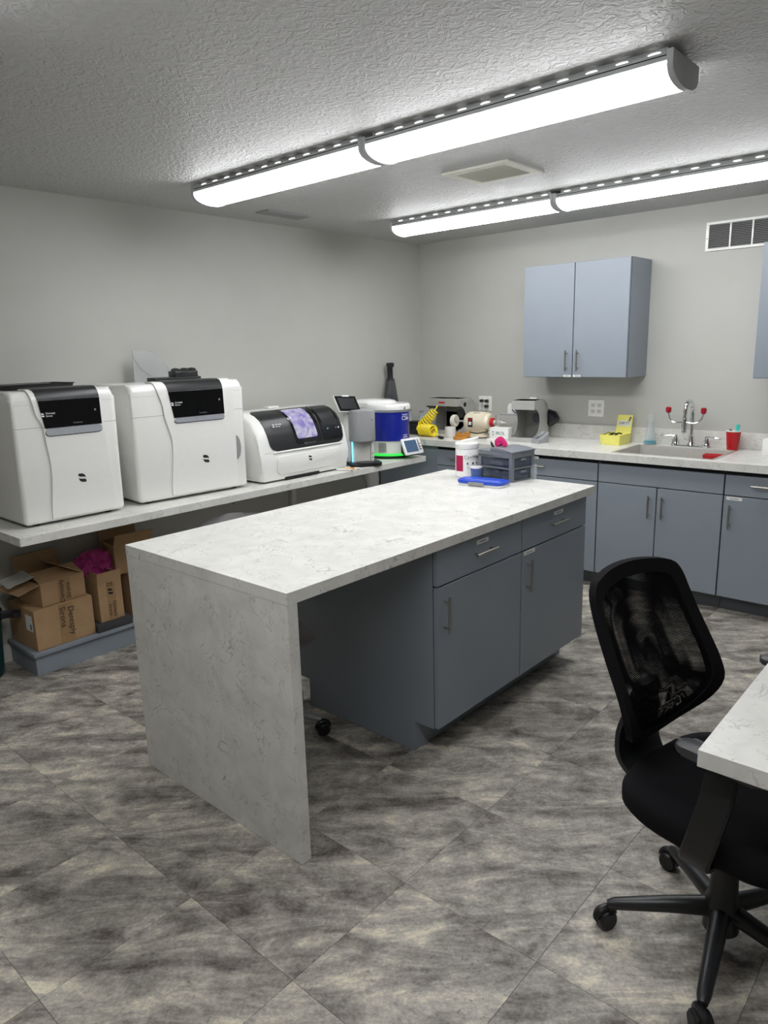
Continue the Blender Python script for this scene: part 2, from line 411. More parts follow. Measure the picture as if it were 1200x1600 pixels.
# return-air grille on the back wall
g = thing('return_grille', 'white return air grille with dark louvres high on the back wall', 'vent', (2.66, 0, 2.237)); gw, gh = .338, .087
bm = bmn()
for a in ((-gw, gw, -gh, -gh+.016), (-gw, gw, gh-.016, gh), (-gw, -gw+.018, -gh+.016, gh-.016), (gw-.018, gw, -gh+.016, gh-.016)): box(bm, a[0], a[1], -.012, -.0005, a[2], a[3], .001, 1)
fin('frame', bm, 'white_plastic', g); bx('backing', 'gap_black', g, -gw+.018, gw-.018, -.002, -.0006, -gh+.016, gh-.016, 0)
for i in range(1, 5): bx('mullion', 'white_plastic', g, -gw+.018+i*(2*gw-.036)/5-.005, -gw+.018+i*(2*gw-.036)/5+.005, -.012, -.002, -gh+.016, gh-.016, .0008, 1)
s = None
for i in range(14):
    if s is None: s = fin('louvre', box(bmn(), -gw+.018, gw-.018, -.004, .004, -.0008, .0008), 'grey_plastic', g); o = s
    else: o = s.copy(); COL.objects.link(o); o.parent = g
    o.location = (0, -.0065, -gh+.016 + (i+.5)*(2*gh-.032)/14); o.rotation_euler = (R(40), 0, 0)
for sx in (-1,): cyl_o = fin('screw', cyl(bmn(), (-gw+.009, -.0135, -.01), (-gw+.009, -.011, -.01), .003, seg=10), 'gap_black', g)

# ------------------------------------------------------------------ cabinets
def pull(parent, cx, z, length, vertical, y):
    """bar pull standing off a front at local y (front faces -Y)"""
    bm = bmn(); h = length/2; yy = y-.028
    if vertical:
        cyl(bm, (cx, yy, z-h), (cx, yy, z+h), .0055, seg=12)
        for s in (-1, 1): cyl(bm, (cx, y, z+s*(h-.02)), (cx, yy, z+s*(h-.02)), .004, seg=10)
    else:
        cyl(bm, (cx-h, yy, z), (cx+h, yy, z), .0055, seg=12)
        for s in (-1, 1): cyl(bm, (cx+s*(h-.02), y, z), (cx+s*(h-.02), yy, z), .004, seg=10)
    return fin('handle', bm, 'nickel', parent)
def label_strip(parent, cx, z, y, w=.085, h=.018):
    o = bx('label_strip', 'paper', parent, cx-w/2, cx+w/2, y-.0012, y, z-h/2, z+h/2, .0004, 1)
    bx('print_line', 'ink_grey', o, cx-w*.28, cx+w*.28, y-.0016, y-.001, z-.002, z+.002, 0)
def front(name, t, x0, x1, z0, z1, y, th=.02):
    g = .0032
    return fin(name, box(bmn(), x0+g, x1-g, y-th, y, z0+g, z1-g, .001, 1), 'cabinet', t)
def carcass(t, w, depth, z0, z1, toe=.075, toe_back=False):
    bm = bmn(); box(bm, -w/2+.0005, w/2-.0005, -depth, 0, z0, z1-.0, .0008, 1); fin('body', bm, 'cabinet', t)
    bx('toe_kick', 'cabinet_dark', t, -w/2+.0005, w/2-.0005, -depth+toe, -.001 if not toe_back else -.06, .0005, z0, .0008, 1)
DZ = .868
def base_unit(x0, x1, label, doors, drawers=1, handles=True, hinge='l', drawer_handle=True, strip=None, depth=.595, door_handle=True, top=None):
    t = thing('base_cabinet', label, 'cabinet', ((x0+x1)/2, -.001, 0), 0, 'grey base cabinets along the back wall'); w = x1-x0
    carcass(t, w, depth, .102, top or DZ)
    bx('shadow_gap', 'gap_black', t, -w/2+.002, w/2-.002, -depth-.0015, -depth, .104, DZ, 0)
    zs = .722
    if drawers == 1:
        f = front('drawer_front', t, -w/2, w/2, zs, DZ-.024, -depth-.0015)
        if drawer_handle: pull(f, 0, .79, .16, False, -depth-.0215)
    else:
        zz = [.104, .33, .54, zs, DZ-.024]
        for a, b in zip(zz, zz[1:]):
            f = front('drawer_front', t, -w/2, w/2, a, b, -depth-.0015); pull(f, 0, (a+b)/2, .14, False, -depth-.0215)
    for k in range(doors):
        a = -w/2 + w*k/doors; b = -w/2 + w*(k+1)/doors
        d = front('door', t, a, b, .104, zs, -depth-.0015)
        hx = (b-.042 if k == 0 and doors == 2 else a+.042)
        if door_handle: pull(d, hx, .60, .14, True, -depth-.0215)
    if strip: label_strip(t, strip[0], strip[1], -depth-.0215)
    return t
base_unit(.63, 1.032, 'narrow grey drawer cabinet behind the coiled yellow hose', 0, 2)
base_unit(1.034, 1.945, 'wide grey cabinet with one long drawer behind the plastic organizer', 2, 1, strip=(-.02, .845))
base_unit(1.947, 2.721, 'grey sink cabinet with two doors and plain false front', 2, 1, drawer_handle=False, top=.70)
base_unit(2.723, 3.18, 'grey base cabinet right of the sink with drawer and one door', 1, 1, strip=(-.17, .705))
base_unit(3.182, 4.10, 'wide grey base cabinet beyond the right edge of the view', 2, 1)
t = thing('filler_panel', 'plain grey filler panel between the side bench and the drawer cabinet', 'cabinet', (.33, -.001, 0))
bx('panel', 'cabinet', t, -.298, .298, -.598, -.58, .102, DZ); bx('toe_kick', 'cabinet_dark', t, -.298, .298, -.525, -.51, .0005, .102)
# wall cabinets
def wall_unit(x0, x1, label, strips=True):
    t = thing('wall_cabinet', label, 'cabinet', ((x0+x1)/2, -.001, 1.375), 0, 'grey wall cabinets'); w = x1-x0; h = .762
    bx('body', 'cabinet', t, -w/2, w/2, -.31, 0, 0, h, .001, 1)
    bx('shadow_gap', 'gap_black', t, -w/2+.002, w/2-.002, -.3125, -.31, .002, h-.002, 0)
    for k in (0, 1):
        a, b = (-w/2, 0) if k == 0 else (0, w/2)
        d = front('door', t, a, b, 0, h, -.3125)
        pull(d, -.042 if k == 0 else .042, .115, .14, True, -.3325)
        if strips: label_strip(d, -.036 if k == 0 else .036, .011, -.3325, .055, .014)
    return t
wall_unit(1.207, 1.982, 'grey two-door wall cabinet hanging left of the sink')
wall_unit(2.747, 3.52, 'grey wall cabinet cut off by the right edge of the view', False)

# back countertop with sink cut-out, one continuous top
SX0, SX1, SY0, SY1 = 2.015, 2.635, -.565, -.135
t = thing('countertop', 'long white marbled countertop with backsplash along the back wall', 'countertop', (0, 0, 0))
bm = bmn(); zt, zb = .914, .8685
XE = 4.1
outer = [(.001, -.64), (XE, -.64), (XE, -.001), (.001, -.001)]; inner = [(SX0, SY0), (SX1, SY0), (SX1, SY1), (SX0, SY1)]
for z, up in ((zt, 1), (zb, 0)):
    O = [bm.verts.new((*p, z)) for p in outer]; I = [bm.verts.new((*p, z)) for p in inner]
    for i in range(4): bm.faces.new((O[i], O[(i+1) % 4], I[(i+1) % 4], I[i]))
    if up: OT, IT = O, I
    else:
        for i in range(4):
            bm.faces.new((OT[i], OT[(i+1) % 4], O[(i+1) % 4], O[i])); bm.faces.new((IT[i], IT[(i+1) % 4], I[(i+1) % 4], I[i]))
fin('worktop', bm, 'marble', t, smooth=False)
bx('backsplash', 'marble', t, .001, XE, -.02, -.001, .9142, 1.018, .001, 1)
# sink
t = thing('sink', 'stainless steel sink set into the white countertop', 'sink', ((SX0+SX1)/2, (SY0+SY1)/2, .74))
w, h = (SX1-SX0)/2-.001, (SY1-SY0)/2-.001
bm = bmn()
r0 = [(-w, -h, .1747), (w, -h, .1747), (w, h, .1747), (-w, h, .1747)]
rings = [[(x*s, y*s2, z) for x, y, _ in r0] for s, s2, z in ((1.03, 1.04, .1748), (1.03, 1.04, .1765), (.975, .965, .1765), (.97, .955, .165), (.95, .93, .01), (.90, .87, .0), (.92, .90, -.003), (.99, .98, .165))]
V = ring_loft(bm, rings, cap=False); bm.faces.new(V[5])
fin('basin', bm, 'steel', t, ang=20)
fin('drain', lathe(bmn(), [(.0, .0008), (.04, .0008), (.042, .003), (.03, .003), (.026, .001), (.0, .001)], (0, .02, 0)), 'chrome', t)
f = thing('red_caddy', 'red plastic caddy standing inside the sink at its right end', 'sink caddy', (2.535, -.225, .7435))
bm = bmn(); ring_loft(bm, [[(x*k, y*k, z) for x, y in rrect(-.062, .062, -.032, .032, .008)] for k, z in ((.82, 0), (1, .148), (1.03, .15), (1.0, .152), (.93, .15), (.78, .005))]); fin('tub', bm, 'red', f)
fin('drain_slots', prism(bmn(), [(-.03, .02), (.03, .02), (.03, .024), (-.03, .024)], 'xz', -.0275, -.02), 'dark_red', f)
# faucet with eyewash
t = thing('faucet', 'chrome gooseneck faucet with red capped eyewash arms', 'faucet', (2.34, -.083, .9142))
fin('base_plate', prism(bmn(), rrect(-.13, .13, -.03, .03, .028), 'xy', 0, .012, .004), 'chrome', t)
fin('spout_base', lathe(bmn(), [(.030, .011), (.026, .03), (.018, .06), (.0155, .07)], seg=24), 'chrome', t)
sp = smooth_path([(0, 0, .06), (0, 0, .16), (0, 0, .23), (-.003, -.015, .285), (-.008, -.055, .305), (-.012, -.092, .28), (-.014, -.103, .22), (-.014, -.105, .16)], 6)
fin('gooseneck', tube(bmn(), sp, .0125, 14), 'chrome', t)
fin('aerator', lathe(bmn(), [(.014, .105), (.0165, .108), (.0165, .19), (.014, .20)], (-.014, -.105, 0), seg=18), 'chrome', t)
for s in (-1, 1):
    o = fin('handle', lathe(bmn(), [(.026, .010), (.022, .035), (.012, .06), (.011, .072), (.0, .076)], (s*.10, 0, 0), seg=20), 'chrome', t)
    d = -1 if s < 0 else 1
    fin('lever', tube(bmn(), [(s*.10, 0, .066), (s*.10+d*.03, -.01, .071), (s*.10+d*.075, -.02, .068), (s*.10+d*.095, -.022, .066)], .006, 10, [.008, .0065, .0068, .005]), 'chrome', o)
    a = smooth_path([(-.014+s*.012, -.105, .172), (-.014+s*.06, -.10, .168), (-.014+s*.095, -.095, .185), (-.014+s*.112, -.092, .225), (-.014+s*.111, -.092, .235)], 5)
    o = fin('eyewash_arm', tube(bmn(), a, .0055, 10), 'chrome', t)
    fin('red_cap', lathe(bmn(), [(.009, .228), (.017, .236), (.018, .262), (.012, .268)], (-.014+s*.111, -.092, 0), seg=16), 'dark_red', o)
# outlets
def outlet(cx, cz, label):
    t = thing('wall_outlet', label, 'outlet', (cx, 0, cz))
    bx('plate', 'white_plastic', t, -.062, .062, -.006, -.0005, -.06, .06, .002)
    for i in (-1, 1):
        for j in (-1, 1):
            s = fin('socket', prism(bmn(), rrect(i*.024-.016, i*.024+.016, j*.022-.014, j*.022+.014, .006), 'xz', -.0075, -.0058), 'off_white', t)
            bm = bmn()
            for k in (-.006, .006): box(bm, i*.024+k-.0014, i*.024+k+.0014, -.008, -.0073, j*.022-.001, j*.022+.008)
            box(bm, i*.024-.002, i*.024+.002, -.008, -.0073, j*.022-.010, j*.022-.006); fin('slots', bm, 'gap_black', s)
    return t
outlet(1.628, 1.139, 'white four-socket wall outlet with nothing plugged in')
ot = outlet(.667, 1.147, 'white four-socket wall outlet with plugs above the polishing motor')
for i, j in ((-1, 1), (1, 1), (1, -1)):
    bm = bmn(); box(bm, i*.024-.013, i*.024+.013, -.04, -.0085, j*.022-.010, j*.022+.012, .005); fin('plug', bm, 'black_satin', ot)

# ------------------------------------------------------------------ island
IX0, IX1, IY0, IY1 = 1.510, 2.421, -3.690, -1.672
t = thing('island_countertop', 'white marbled island countertop with waterfall end panel', 'countertop', (IX0, IY0, 0))
W, Ln = IX1-IX0, IY1-IY0
bx('worktop', 'marble', t, 0, W, 0, Ln, .8745, .914, .0008, 1)
bx('waterfall_panel', 'marble', t, .0006, W-.0006, .0006, .040, .0008, .8744, .0006, 1)
bx('corner_brace', 'black_plastic', t, W-.12, W-.10, .0405, .075, .84, .8744, .001, 1)
def island_unit(y0, y1, label, strip_drawer, strip_door, hinge_near, end):
    # local -Y is world +x: rotate 90 about z; local x = world y
    t = thing('island_cabinet', label, 'cabinet', (1.56, (y0+y1)/2, 0), 90, 'grey cabinets under the island'); w = y1-y0; D = .82
    bm = bmn(); box(bm, -w/2+.0005, w/2-.0005, -D, 0, .132, .874, .0008, 1); box(bm, -w/2+.0005, w/2-.0005, -D+.10, -.10, .001, .132, .0008, 1)
    fin('body', bm, 'cabinet', t)
    bx('shadow_gap', 'gap_black', t, -w/2+.003, w/2-.003, -D-.0015, -D, .134, .872, 0)
    d = front('drawer_front', t, -w/2, w/2, .722, .873, -D-.0015)
    pull(d, 0, .799, .15, False, -D-.0215); label_strip(d, strip_drawer, .84, -D-.0215, .085)
    d = front('door', t, -w/2, w/2, .134, .722, -D-.0015)
    pull(d, -w/2+.045, .605, .145, True, -D-.0215)
    if strip_door: label_strip(d, -w/2+.065, .708, -D-.0215, .095)
    return t
island_unit(-2.945, -2.335, 'grey island cabinet beside the knee space with drawer above a door', 0, False, 1, 1)
island_unit(-2.334, -1.722, 'grey island cabinet at the sink end with drawer and labelled door', .02, True, 1, 0)

# ------------------------------------------------------------------ side bench
BX, BZ, BY0, BY1 = .65, .812, -3.735, -.775
t = thing('wall_bench', 'white marbled bench top fixed to the left wall carrying the machines', 'bench', (0, BY0, 0))
bx('worktop', 'marble', t, .001, BX, 0, BY1-BY0, BZ-.04, BZ, .0008, 1)
for y in (.83, 2.18):
    b = bx('bracket', 'off_white', t, .001, .03, y-.022, y+.022, .42, BZ-.0405, .001, 1)
    fin('arm', prism(bmn(), [(.03, .771), (.52, .771), (.52, .762), (.06, .70), (.03, .70)], 'xz', y-.004, y+.004), 'off_white', b)
    fin('screw', cyl(bmn(), (.03, y, .72), (.032, y, .72), .006, seg=10), 'gap_black', b)
for i, pts in enumerate(([(.02, -1.18, .70), (.12, -1.22, .73), (.22, -1.12, .70), (.25, -1.02, .62), (.2, -.98, .45), (.10, -1.0, .3)],
                         [(.02, -2.1, .60), (.08, -2.0, .68), (.10, -1.7, .69), (.05, -1.62, .50), (.03, -1.6, .2)],
                         [(.02, -2.55, .73), (.14, -2.35, .72), (.15, -2.15, .73), (.03, -2.05, .74)])):
    o = fin('power_cord', tube(bmn(), smooth_path(pts, 6), .009 if i == 0 else .005, 8), 'grey_plastic')
    tag(o, ['thick grey hose looping under the far end of the bench', 'thin grey cord hanging against the wall under the bench', 'thin grey cord sagging under the middle of the bench'][i], 'cord')

# ------------------------------------------------------------------ bench machines
def prof_sampler(prof):
    P = [Vector((a, b)) for a, b in prof]; S = [0.]
    for a, b in zip(P, P[1:]): S.append(S[-1] + (b-a).length)
    def at(s):
        s = max(0., min(S[-1], s))
        for i in range(len(P)-1):
            if s <= S[i+1] + 1e-9:
                k = (s-S[i])/max(1e-9, S[i+1]-S[i]); return P[i].lerp(P[i+1], k)
        return P[-1]
    def nrm(s):
        a, b = at(s-.006), at(s+.006); d = (b-a).normalized(); return Vector((-d.y, d.x))
    return at, nrm, S
def knots(ks):
    def f(s):
        if s <= ks[0][0]: return ks[0][1]
        for (a, u), (b, v) in zip(ks, ks[1:]):
            if s <= b:
                k = (s-a)/(b-a); k = k*k*(3-2*k) if len(ks) > 2 else k
                return u + (v-u)*k
        return ks[-1][1]
    return f
def patch(prof, s0, s1, Lf, Rf, off, rows=24, cols=10, rad=0., back=-.002):
    """thin shaped panel lying on the front curve of a machine; prof in (forward, z), panel across local x"""
    at, nrm, S = prof_sampler(prof); bm = bmn(); O = []; I = []
    for i in range(rows+1):
        s = s0 + (s1-s0)*i/rows; l, r = Lf(s), Rf(s)
        if rad:
            e = min(s-s0, s1-s)
            if e < rad: k = rad - math.sqrt(max(0, rad*rad-(rad-e)**2)); l += k; r -= k
        p, n = at(s), nrm(s); ro, ri = [], []
        for j in range(cols+1):
            u = l + (r-l)*j/cols
            q = p + n*off; ro.append(bm.verts.new((u, -q.x, q.y)))
            q = p + n*back; ri.append(bm.verts.new((u, -q.x, q.y)))
        O.append(ro); I.append(ri)
    for G in (O, I):
        for a, b in zip(G, G[1:]):
            for j in range(cols): bm.faces.new((a[j], a[j+1], b[j+1], b[j]))
    for a, b in ((O[0], I[0]), (O[-1], I[-1])):
        for j in range(cols): bm.faces.new((a[j], a[j+1], b[j+1], b[j]))
    for j in (0, cols):
        for i in range(rows): bm.faces.new((O[i][j], O[i+1][j], I[i+1][j], I[i][j]))
    return bm
def shell(prof_closed, u0, u1, bev):
    bm = bmn(); prism(bm, [(-a, b) for a, b in prof_closed], 'yz', u0, u1, bev, 4); return bm
def leaf_logo(parent, cx, z, y, h, m):
    """two facing leaf halves forming an S"""
    w = h*.42
    top = [(cx+w*p, z+h*q) for p, q in ((-1, .5), (-.2, .5), (.4, .43), (.8, .27), (1, -.02), (.55, .09), (0, .12), (-.6, .14), (-1, .24))]
    bot = [(2*cx-a, 2*z-b) for a, b in top]
    bm = bmn(); prism(bm, top, 'xz', y-.0008, y); prism(bm, bot, 'xz', y-.0008, y)
    return fin('leaf_logo', bm, m, parent, smooth=False)
def big_machine(name, label, loc, rz, W, H, Lp, Rp, scr, logo, extra=False):
    t = thing(name, label, 'machine', loc, rz); D = .23; w = W/2
    front_arc = arc(D-.045, H-.045, .045, 90, 0, 8)
    closed = [(-D, .012)] + arc(-D+.03, H-.03, .03, 180, 90, 4) + front_arc + arc(D-.02, .032, .02, 0, -90, 4)
    closed = [(-D, .012)] + [(-D, H-.03)] + arc(-D+.03, H-.03, .03, 180, 90, 4)[1:] + front_arc + arc(D-.02, .032, .02, 0, -90, 4)
    fin('body', shell(closed, -w, w, .022), 'white_plastic', t, ang=50)
    open_ = [(.02, H)] + front_arc + [(D, .032)] + arc(D-.02, .032, .02, 0, -60, 3)[1:]
    at, nrm, S = prof_sampler(open_)
    s_of = lambda z: (D-.045-.02) + .0707 + (H-.045-z)
    Lf = knots([(s_of(z), u) for z, u in Lp]); Rf = knots([(s_of(z), u) for z, u in Rp])
    fin('front_panel', patch(open_, .10, s_of(.03), Lf, Rf, .009, 40, 14), 'white_plastic', t, ang=40)
    zb, zs = scr[4], scr[5]
    Ls = knots([(.09, scr[0]), (s_of(zb), scr[1])]); Rs = knots([(.09, scr[2]), (s_of(zb), scr[3])])
    sc = fin('screen_panel', patch(open_, s_of(H-.046), s_of(zb), Ls, Rs, .0125, 14, 10), 'black_gloss', t, ang=50)
    fin('hood_strip', patch(open_, .085, s_of(H-.044), Ls, Rs, .0118, 14, 10), 'black_satin', t, ang=50)
    fin('silver_trim', patch(open_, s_of(zb-.001), s_of(zs), knots([(0, scr[1]), (9, scr[1]+.008)]), knots([(0, scr[3]), (9, scr[3]-.008)]), .0145, 8, 10, rad=.018), 'silver', t, ang=40)
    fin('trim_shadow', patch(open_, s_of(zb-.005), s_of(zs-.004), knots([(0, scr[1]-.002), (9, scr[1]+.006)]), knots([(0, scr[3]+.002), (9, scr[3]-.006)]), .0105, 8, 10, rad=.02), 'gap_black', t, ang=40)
    yf = -D-.0126
    leaf_logo(sc, scr[1]-.005, H-.112, yf, .018, 'ink_white')
    text('Dentsply\nSirona', .0125, 'ink_white', sc, (scr[1]+.010, yf-.0005, H-.112), FRONT, align='LEFT')
    text('PrimePrint', .011, 'ink_grey', sc, ((scr[1]+scr[3])/2+.02, yf-.0005, zb+.016), FRONT)
    fin('indicator', cyl(bmn(), (scr[3]-.028, yf-.001, H-.105), (scr[3]-.028, yf+.0005, H-.105), .0055, seg=14), 'ink_grey', sc)
    leaf_logo(t, logo[0], logo[1], -D-.0092, .044, 'ink')
    for a, b in ((-w+.004, Lf(s_of(.47))), (Rf(s_of(.47)), w-.004)):
        bx('seam', 'ink_grey', t, a, b, -D-.0006, -D+.004, .470, .4715, 0)
    for sx in (-1, 1):
        bx('shoulder_seam', 'grey_plastic', t, (-w+.012 if sx < 0 else Rf(.2)+.004), (Lf(.2)-.004 if sx < 0 else w-.012), -D-.0005, -D+.003, H-.062, H-.0612, 0)
        for sy in (-1, 1):
            fin('foot', cyl(bmn(), (sx*(w-.07), sy*.17, .0003), (sx*(w-.07), sy*.17, .0135), .018, seg=16), 'black_plastic', t)
    bx('switch_tab', 'black_satin', t, w-.0005, w+.015, -.12, -.075, .10, .16, .004)
    if extra:
        u = Rp[0][1]
        fin('handle_recess', prism(bmn(), [(u-.004, .32)] + arc(u-.004, .25, .07, 90, -90, 10)[::1] and [(u+.030*math.sin(R(a)), .25+.07*math.cos(R(a))) for a in range(0, 181, 12)] + [(u, .18)], 'xz', -D-.0098, -D-.004), 'grey_plastic', t)
    return t
big_machine('dental_printer', 'white benchtop printer nearest the left edge with black screen and tray on top', (.27, -3.385, BZ), 90, .512, .64,
    [(.64, -.165), (.548, -.150), (.464, -.118), (.273, -.105), (.02, -.128)], [(.64, .178), (.458, .18), (.313, .187), (.02, .199)],
    (-.155, -.112, .170, .170, .464, .428), (.039, .207))
big_machine('dental_washer', 'wider white benchtop machine with black screen and clear shield on top', (.270, -2.670, BZ), 86, .69, .64,
    [(.64, -.20), (.50, -.166), (.317, -.13), (.02, -.155)], [(.64, .275), (.45, .276), (.31, .275), (.02, .270)],
    (-.155, -.108, .205, .208, .453, .425), (.068, .208), True)
# shallow black tray on the first machine
t = thing('black_tray', 'flat black plastic tray lying on the leftmost white machine', 'tray', (.20, -3.40, BZ+.6405), 90)
bm = bmn(); ring_loft(bm, [[(x*s, y*s, z) for x, y in rrect(-.165, .165, -.12, .12, .02)] for s, z in ((.93, 0), (.96, .004), (1, .022), (1.03, .023), (1.03, .026), (.985, .026), (.94, .006), (.90, .004))])
fin('tray', bm, 'black_plastic', t)
# clear shield and black rack on the second machine
t = thing('clear_shield', 'smoky clear curved plastic shield standing on the wider white machine', 'shield', (.10, -2.66, BZ+.6405), 90)
pts = [(-.118, 0), (.135, 0), (.132, .03), (.11, .075), (.075, .125), (.035, .160), (0, .172), (-.118, .178)]
bm = bmn(); prism(bm, pts, 'xz', -.002, .002); fin('film', bm, 'shield_film', t, smooth=False)
bm = bmn(); tube(bm, [(-.118, -.004, .178), (-.11, -.004, .13), (-.07, -.004, .07), (-.01, -.004, .03)], .0012, 6); fin('scratch_edge', bm, 'grey_plastic', t)
t = thing('black_rack', 'black plastic holder with ridged top beside the clear shield', 'rack', (.22, -2.575, BZ+.6405), 84)
bx('tray', 'black_plastic', t, -.16, .13, -.05, .055, 0, .022, .003); bx('block', 'black_satin', t, -.03, .115, -.045, .045, .022, .055, .004)
for k, x in enumerate((-.005, .05, .098)):
    fin('ridge', lathe(bmn(), [(.0, -.03), (.016, -.028), (.018, 0), (.016, .028), (.0, .03)], (x, 0, .055), seg=16, axis='y'), 'black_plastic', t)

# third machine, low mill with curved black visor
t = thing('milling_machine', 'low white milling machine with curved black visor and lit window', 'machine', (.32, -1.88, BZ), 90); w = .375
curve = [(.0, .425), (.06, .420), (.105, .405), (.145, .378), (.175, .34), (.197, .29), (.211, .24), (.219, .20), (.222, .185)]
closed = [(-.23, .008), (-.23, .375)] + arc(-.19, .375, .045, 170, 95, 4) + curve + [(.228, .165), (.233, .13), (.233, .08), (.229, .03), (.222, .012), (.20, .008)]
fin('body', shell(closed, -w, w, .028), 'white_plastic', t, ang=50)
at, nrm, S = prof_sampler(curve); ST = S[-1]
visor = fin('visor', patch(curve, .035, ST-.004, knots([(0, -.315), (ST, -.285)]), knots([(0, .335), (ST*.6, .352), (ST, .345)]), .006, 26, 20, rad=.05), 'black_satin', t, ang=50)
fin('window_frame', patch(curve, .05, ST-.03, knots([(0, -.10), (ST, -.075)]), knots([(0, .135), (ST, .145)]), .0085, 20, 8, rad=.01), 'black_gloss', visor, ang=50)
fin('window', patch(curve, .075, ST-.062, knots([(0, -.085), (ST, -.055)]), knots([(0, .095), (ST, .118)]), .0105, 20, 8, rad=.01), 'window_glow', visor, ang=50, label='violet lit viewing window')
fin('control_panel', patch(curve, .05, ST-.03, knots([(0, .155), (ST, .16)]), knots([(0, .325), (ST, .342)]), .0085, 20, 8, rad=.02), 'black_gloss', visor, ang=50)
fin('touch_screen', patch(curve, .085, ST-.125, knots([(0, .175), (ST, .18)]), knots([(0, .308), (ST, .325)]), .0098, 12, 6, rad=.004), 'screen_dark', visor, ang=50)
p = at(ST-.10); q = nrm(ST-.10)
for u, m in ((.215, 'mint'), (.29, 'ink_grey'), (.315, 'ink_white')):
    fin('button', lathe(bmn(), [(.0, .0), (.006, .0), (.006, .0015), (.0, .0015)], (u, -p.x-.009, p.y+.004), 12, 'y'), m, visor)
leaf_logo(visor, -.232, .345, -.190, .022, 'ink_white'); text('Dentsply\nSirona', .014, 'ink_white', visor, (-.215, -.1895, .345), (60, 0, 0), align='LEFT')
text('CEREC Primemill', .014, 'ink_grey', visor, (.03, -.232, .215), (80, 0, 0))
fin('lip', tube(bmn(), [(-.27, -.224, .183), (.0, -.229, .183), (.32, -.224, .183)], .007, 8), 'white_gloss', t)
lo = [(.238, .17), (.239, .12), (.237, .05), (.233, .035)]
bm = bmn(); P = rrect(-.255, .305, .045, .155, .03); prism(bm, P, 'xz', -.2385, -.226, .003); fin('drawer_panel', bm, 'white_plastic', t)
bx('seam', 'ink_grey', t, -.345, -.285, -.2235, -.21, .1845, .1855, 0)
leaf_logo(t, .02, .118, -.2386, .032, 'ink')
bx('base_slot', 'gap_black', t, -.19, .10, -.2325, -.22, .008, .022, 0)
for sx in (-1, 1):
    for sy in (-1, 1): fin('foot', cyl(bmn(), (sx*.3, sy*.16, .0003), (sx*.3, sy*.16, .009), .02, seg=14), 'black_plastic', t)
bx('top_hatch', 'white_plastic', t, -.02, .07, .10, .15, .424, .438, .004)

# small upright furnace with tablet
t = thing('sintering_furnace', 'slim grey and white furnace with cyan light strip and tilted tablet', 'furnace', (.52, -1.335, BZ), 60)
fin('base_plate', prism(bmn(), rrect(-.105, .12, -.125, .11, .05), 'xy', .0005, .022, .006), 'black_plastic', t)
fin('firing_plate', lathe(bmn(), [(.0, .022), (.06, .022), (.062, .026), (.05, .027), (.0, .027)], (.0, -.06, 0)), 'black_satin', t)
fin('column', prism(bmn(), rrect(-.072, .062, -.015, .10, .012), 'xy', .022, .17, .002), 'off_white', t)
bx('column_edge', 'white_plastic', t, .062, .085, -.02, .10, .022, .18, .004)
bx('light_strip', 'cyan_glow', t, -.077, -.070, -.022, -.012, .024, .166, .001)
fin('head', prism(bmn(), rrect(-.082, .088, -.095, .09, .055, 8), 'xy', .17, .385, .008), 'device_grey', t, ang=50)
fin('rear_housing', prism(bmn(), rrect(-.115, .02, .03, .25, .035, 6), 'xy', .0005, .385, .015), 'white_plastic', t, ang=50)
text('zt', .018, 'ink', t, (.05, -.0958, .32), FRONT); text('FURNACE', .008, 'ink_grey', t, (.045, -.0958, .19), FRONT) if False else None
for z in (.045, .075): fin('warning_mark', prism(bmn(), [(.069, z), (.079, z), (.074, z+.010)], 'xz', -.0208, -.0198), 'ink', t)
tb = bx('tablet', 'white_plastic', t, -.10, .09, -.006, .008, -.065, .065, .004)
tb.location = (-.085, .02, .425); tb.rotation_euler = (R(-36), R(4), R(22))
o = bx('bezel', 'black_gloss', tb, -.096, .086, -.0078, -.0058, -.061, .061, .0006, 1); bx('screen', 'screen_dark', tb, -.076, .066, -.0086, -.0076, -.044, .046, 0)
bx('camera_bar', 'white_plastic', tb, -.03, .03, -.0088, -.0076, .056, .067, 0)
bm = bmn(); tube(bm, [(-.06, .06, .38), (-.09, .04, .40), (-.11, .025, .42)], .012, 10); fin('tablet_arm', bm, 'white_plastic', t)

# blue and white furnace
t = thing('firing_oven', 'round blue and white firing oven with tilted control panel', 'oven', (.43, -.935, BZ), 84)
def rbody(prof, m, name, parent, sy=1.25, c=(0, .03, 0), seg=40): return fin(name, lathe(bmn(), prof, c, seg, 'z', True, 1., sy), m, parent, ang=40)
rbody([(.135, .001), (.15, .006), (.15, .022), (.13, .026)], 'black_plastic', 'foot_ring', t, 1.15)
rbody([(.140, .024), (.143, .026), (.143, .125), (.150, .130)], 'white_plastic', 'base', t)
rbody([(.148, .130), (.153, .134), (.153, .335), (.149, .339)], 'blue_paint', 'chamber', t)
rbody([(.152, .338), (.157, .342), (.157, .35), (.152, .352)], 'silver', 'seal_ring', t)
rbody([(.154, .352), (.162, .357), (.162, .385), (.153, .398), (.115, .402)], 'white_gloss', 'lid', t)
rbody([(.140, .372), (.138, .402), (.122, .418), (.095, .425), (.0, .427)], 'white_gloss', 'lid_dome', t, 1.45, (-.02, .13, 0))
rbody([(.142, .0225), (.160, .0225), (.160, .027), (.150, .036), (.142, .040)], 'green_glow', 'light_ring', t)['label'] = 'glowing green ring'
bm = bmn()
for i in range(8):
    a = R(200+i*2.6); 
    for k in range(7):
        x, y = .1435*math.cos(a), .1435*1.25*math.sin(a)+.03; box(bm, x-.002, x+.002, y-.002, y+.002, .05+k*.010, .055+k*.010)
fin('vent_holes', bm, 'gap_black', t, smooth=False)
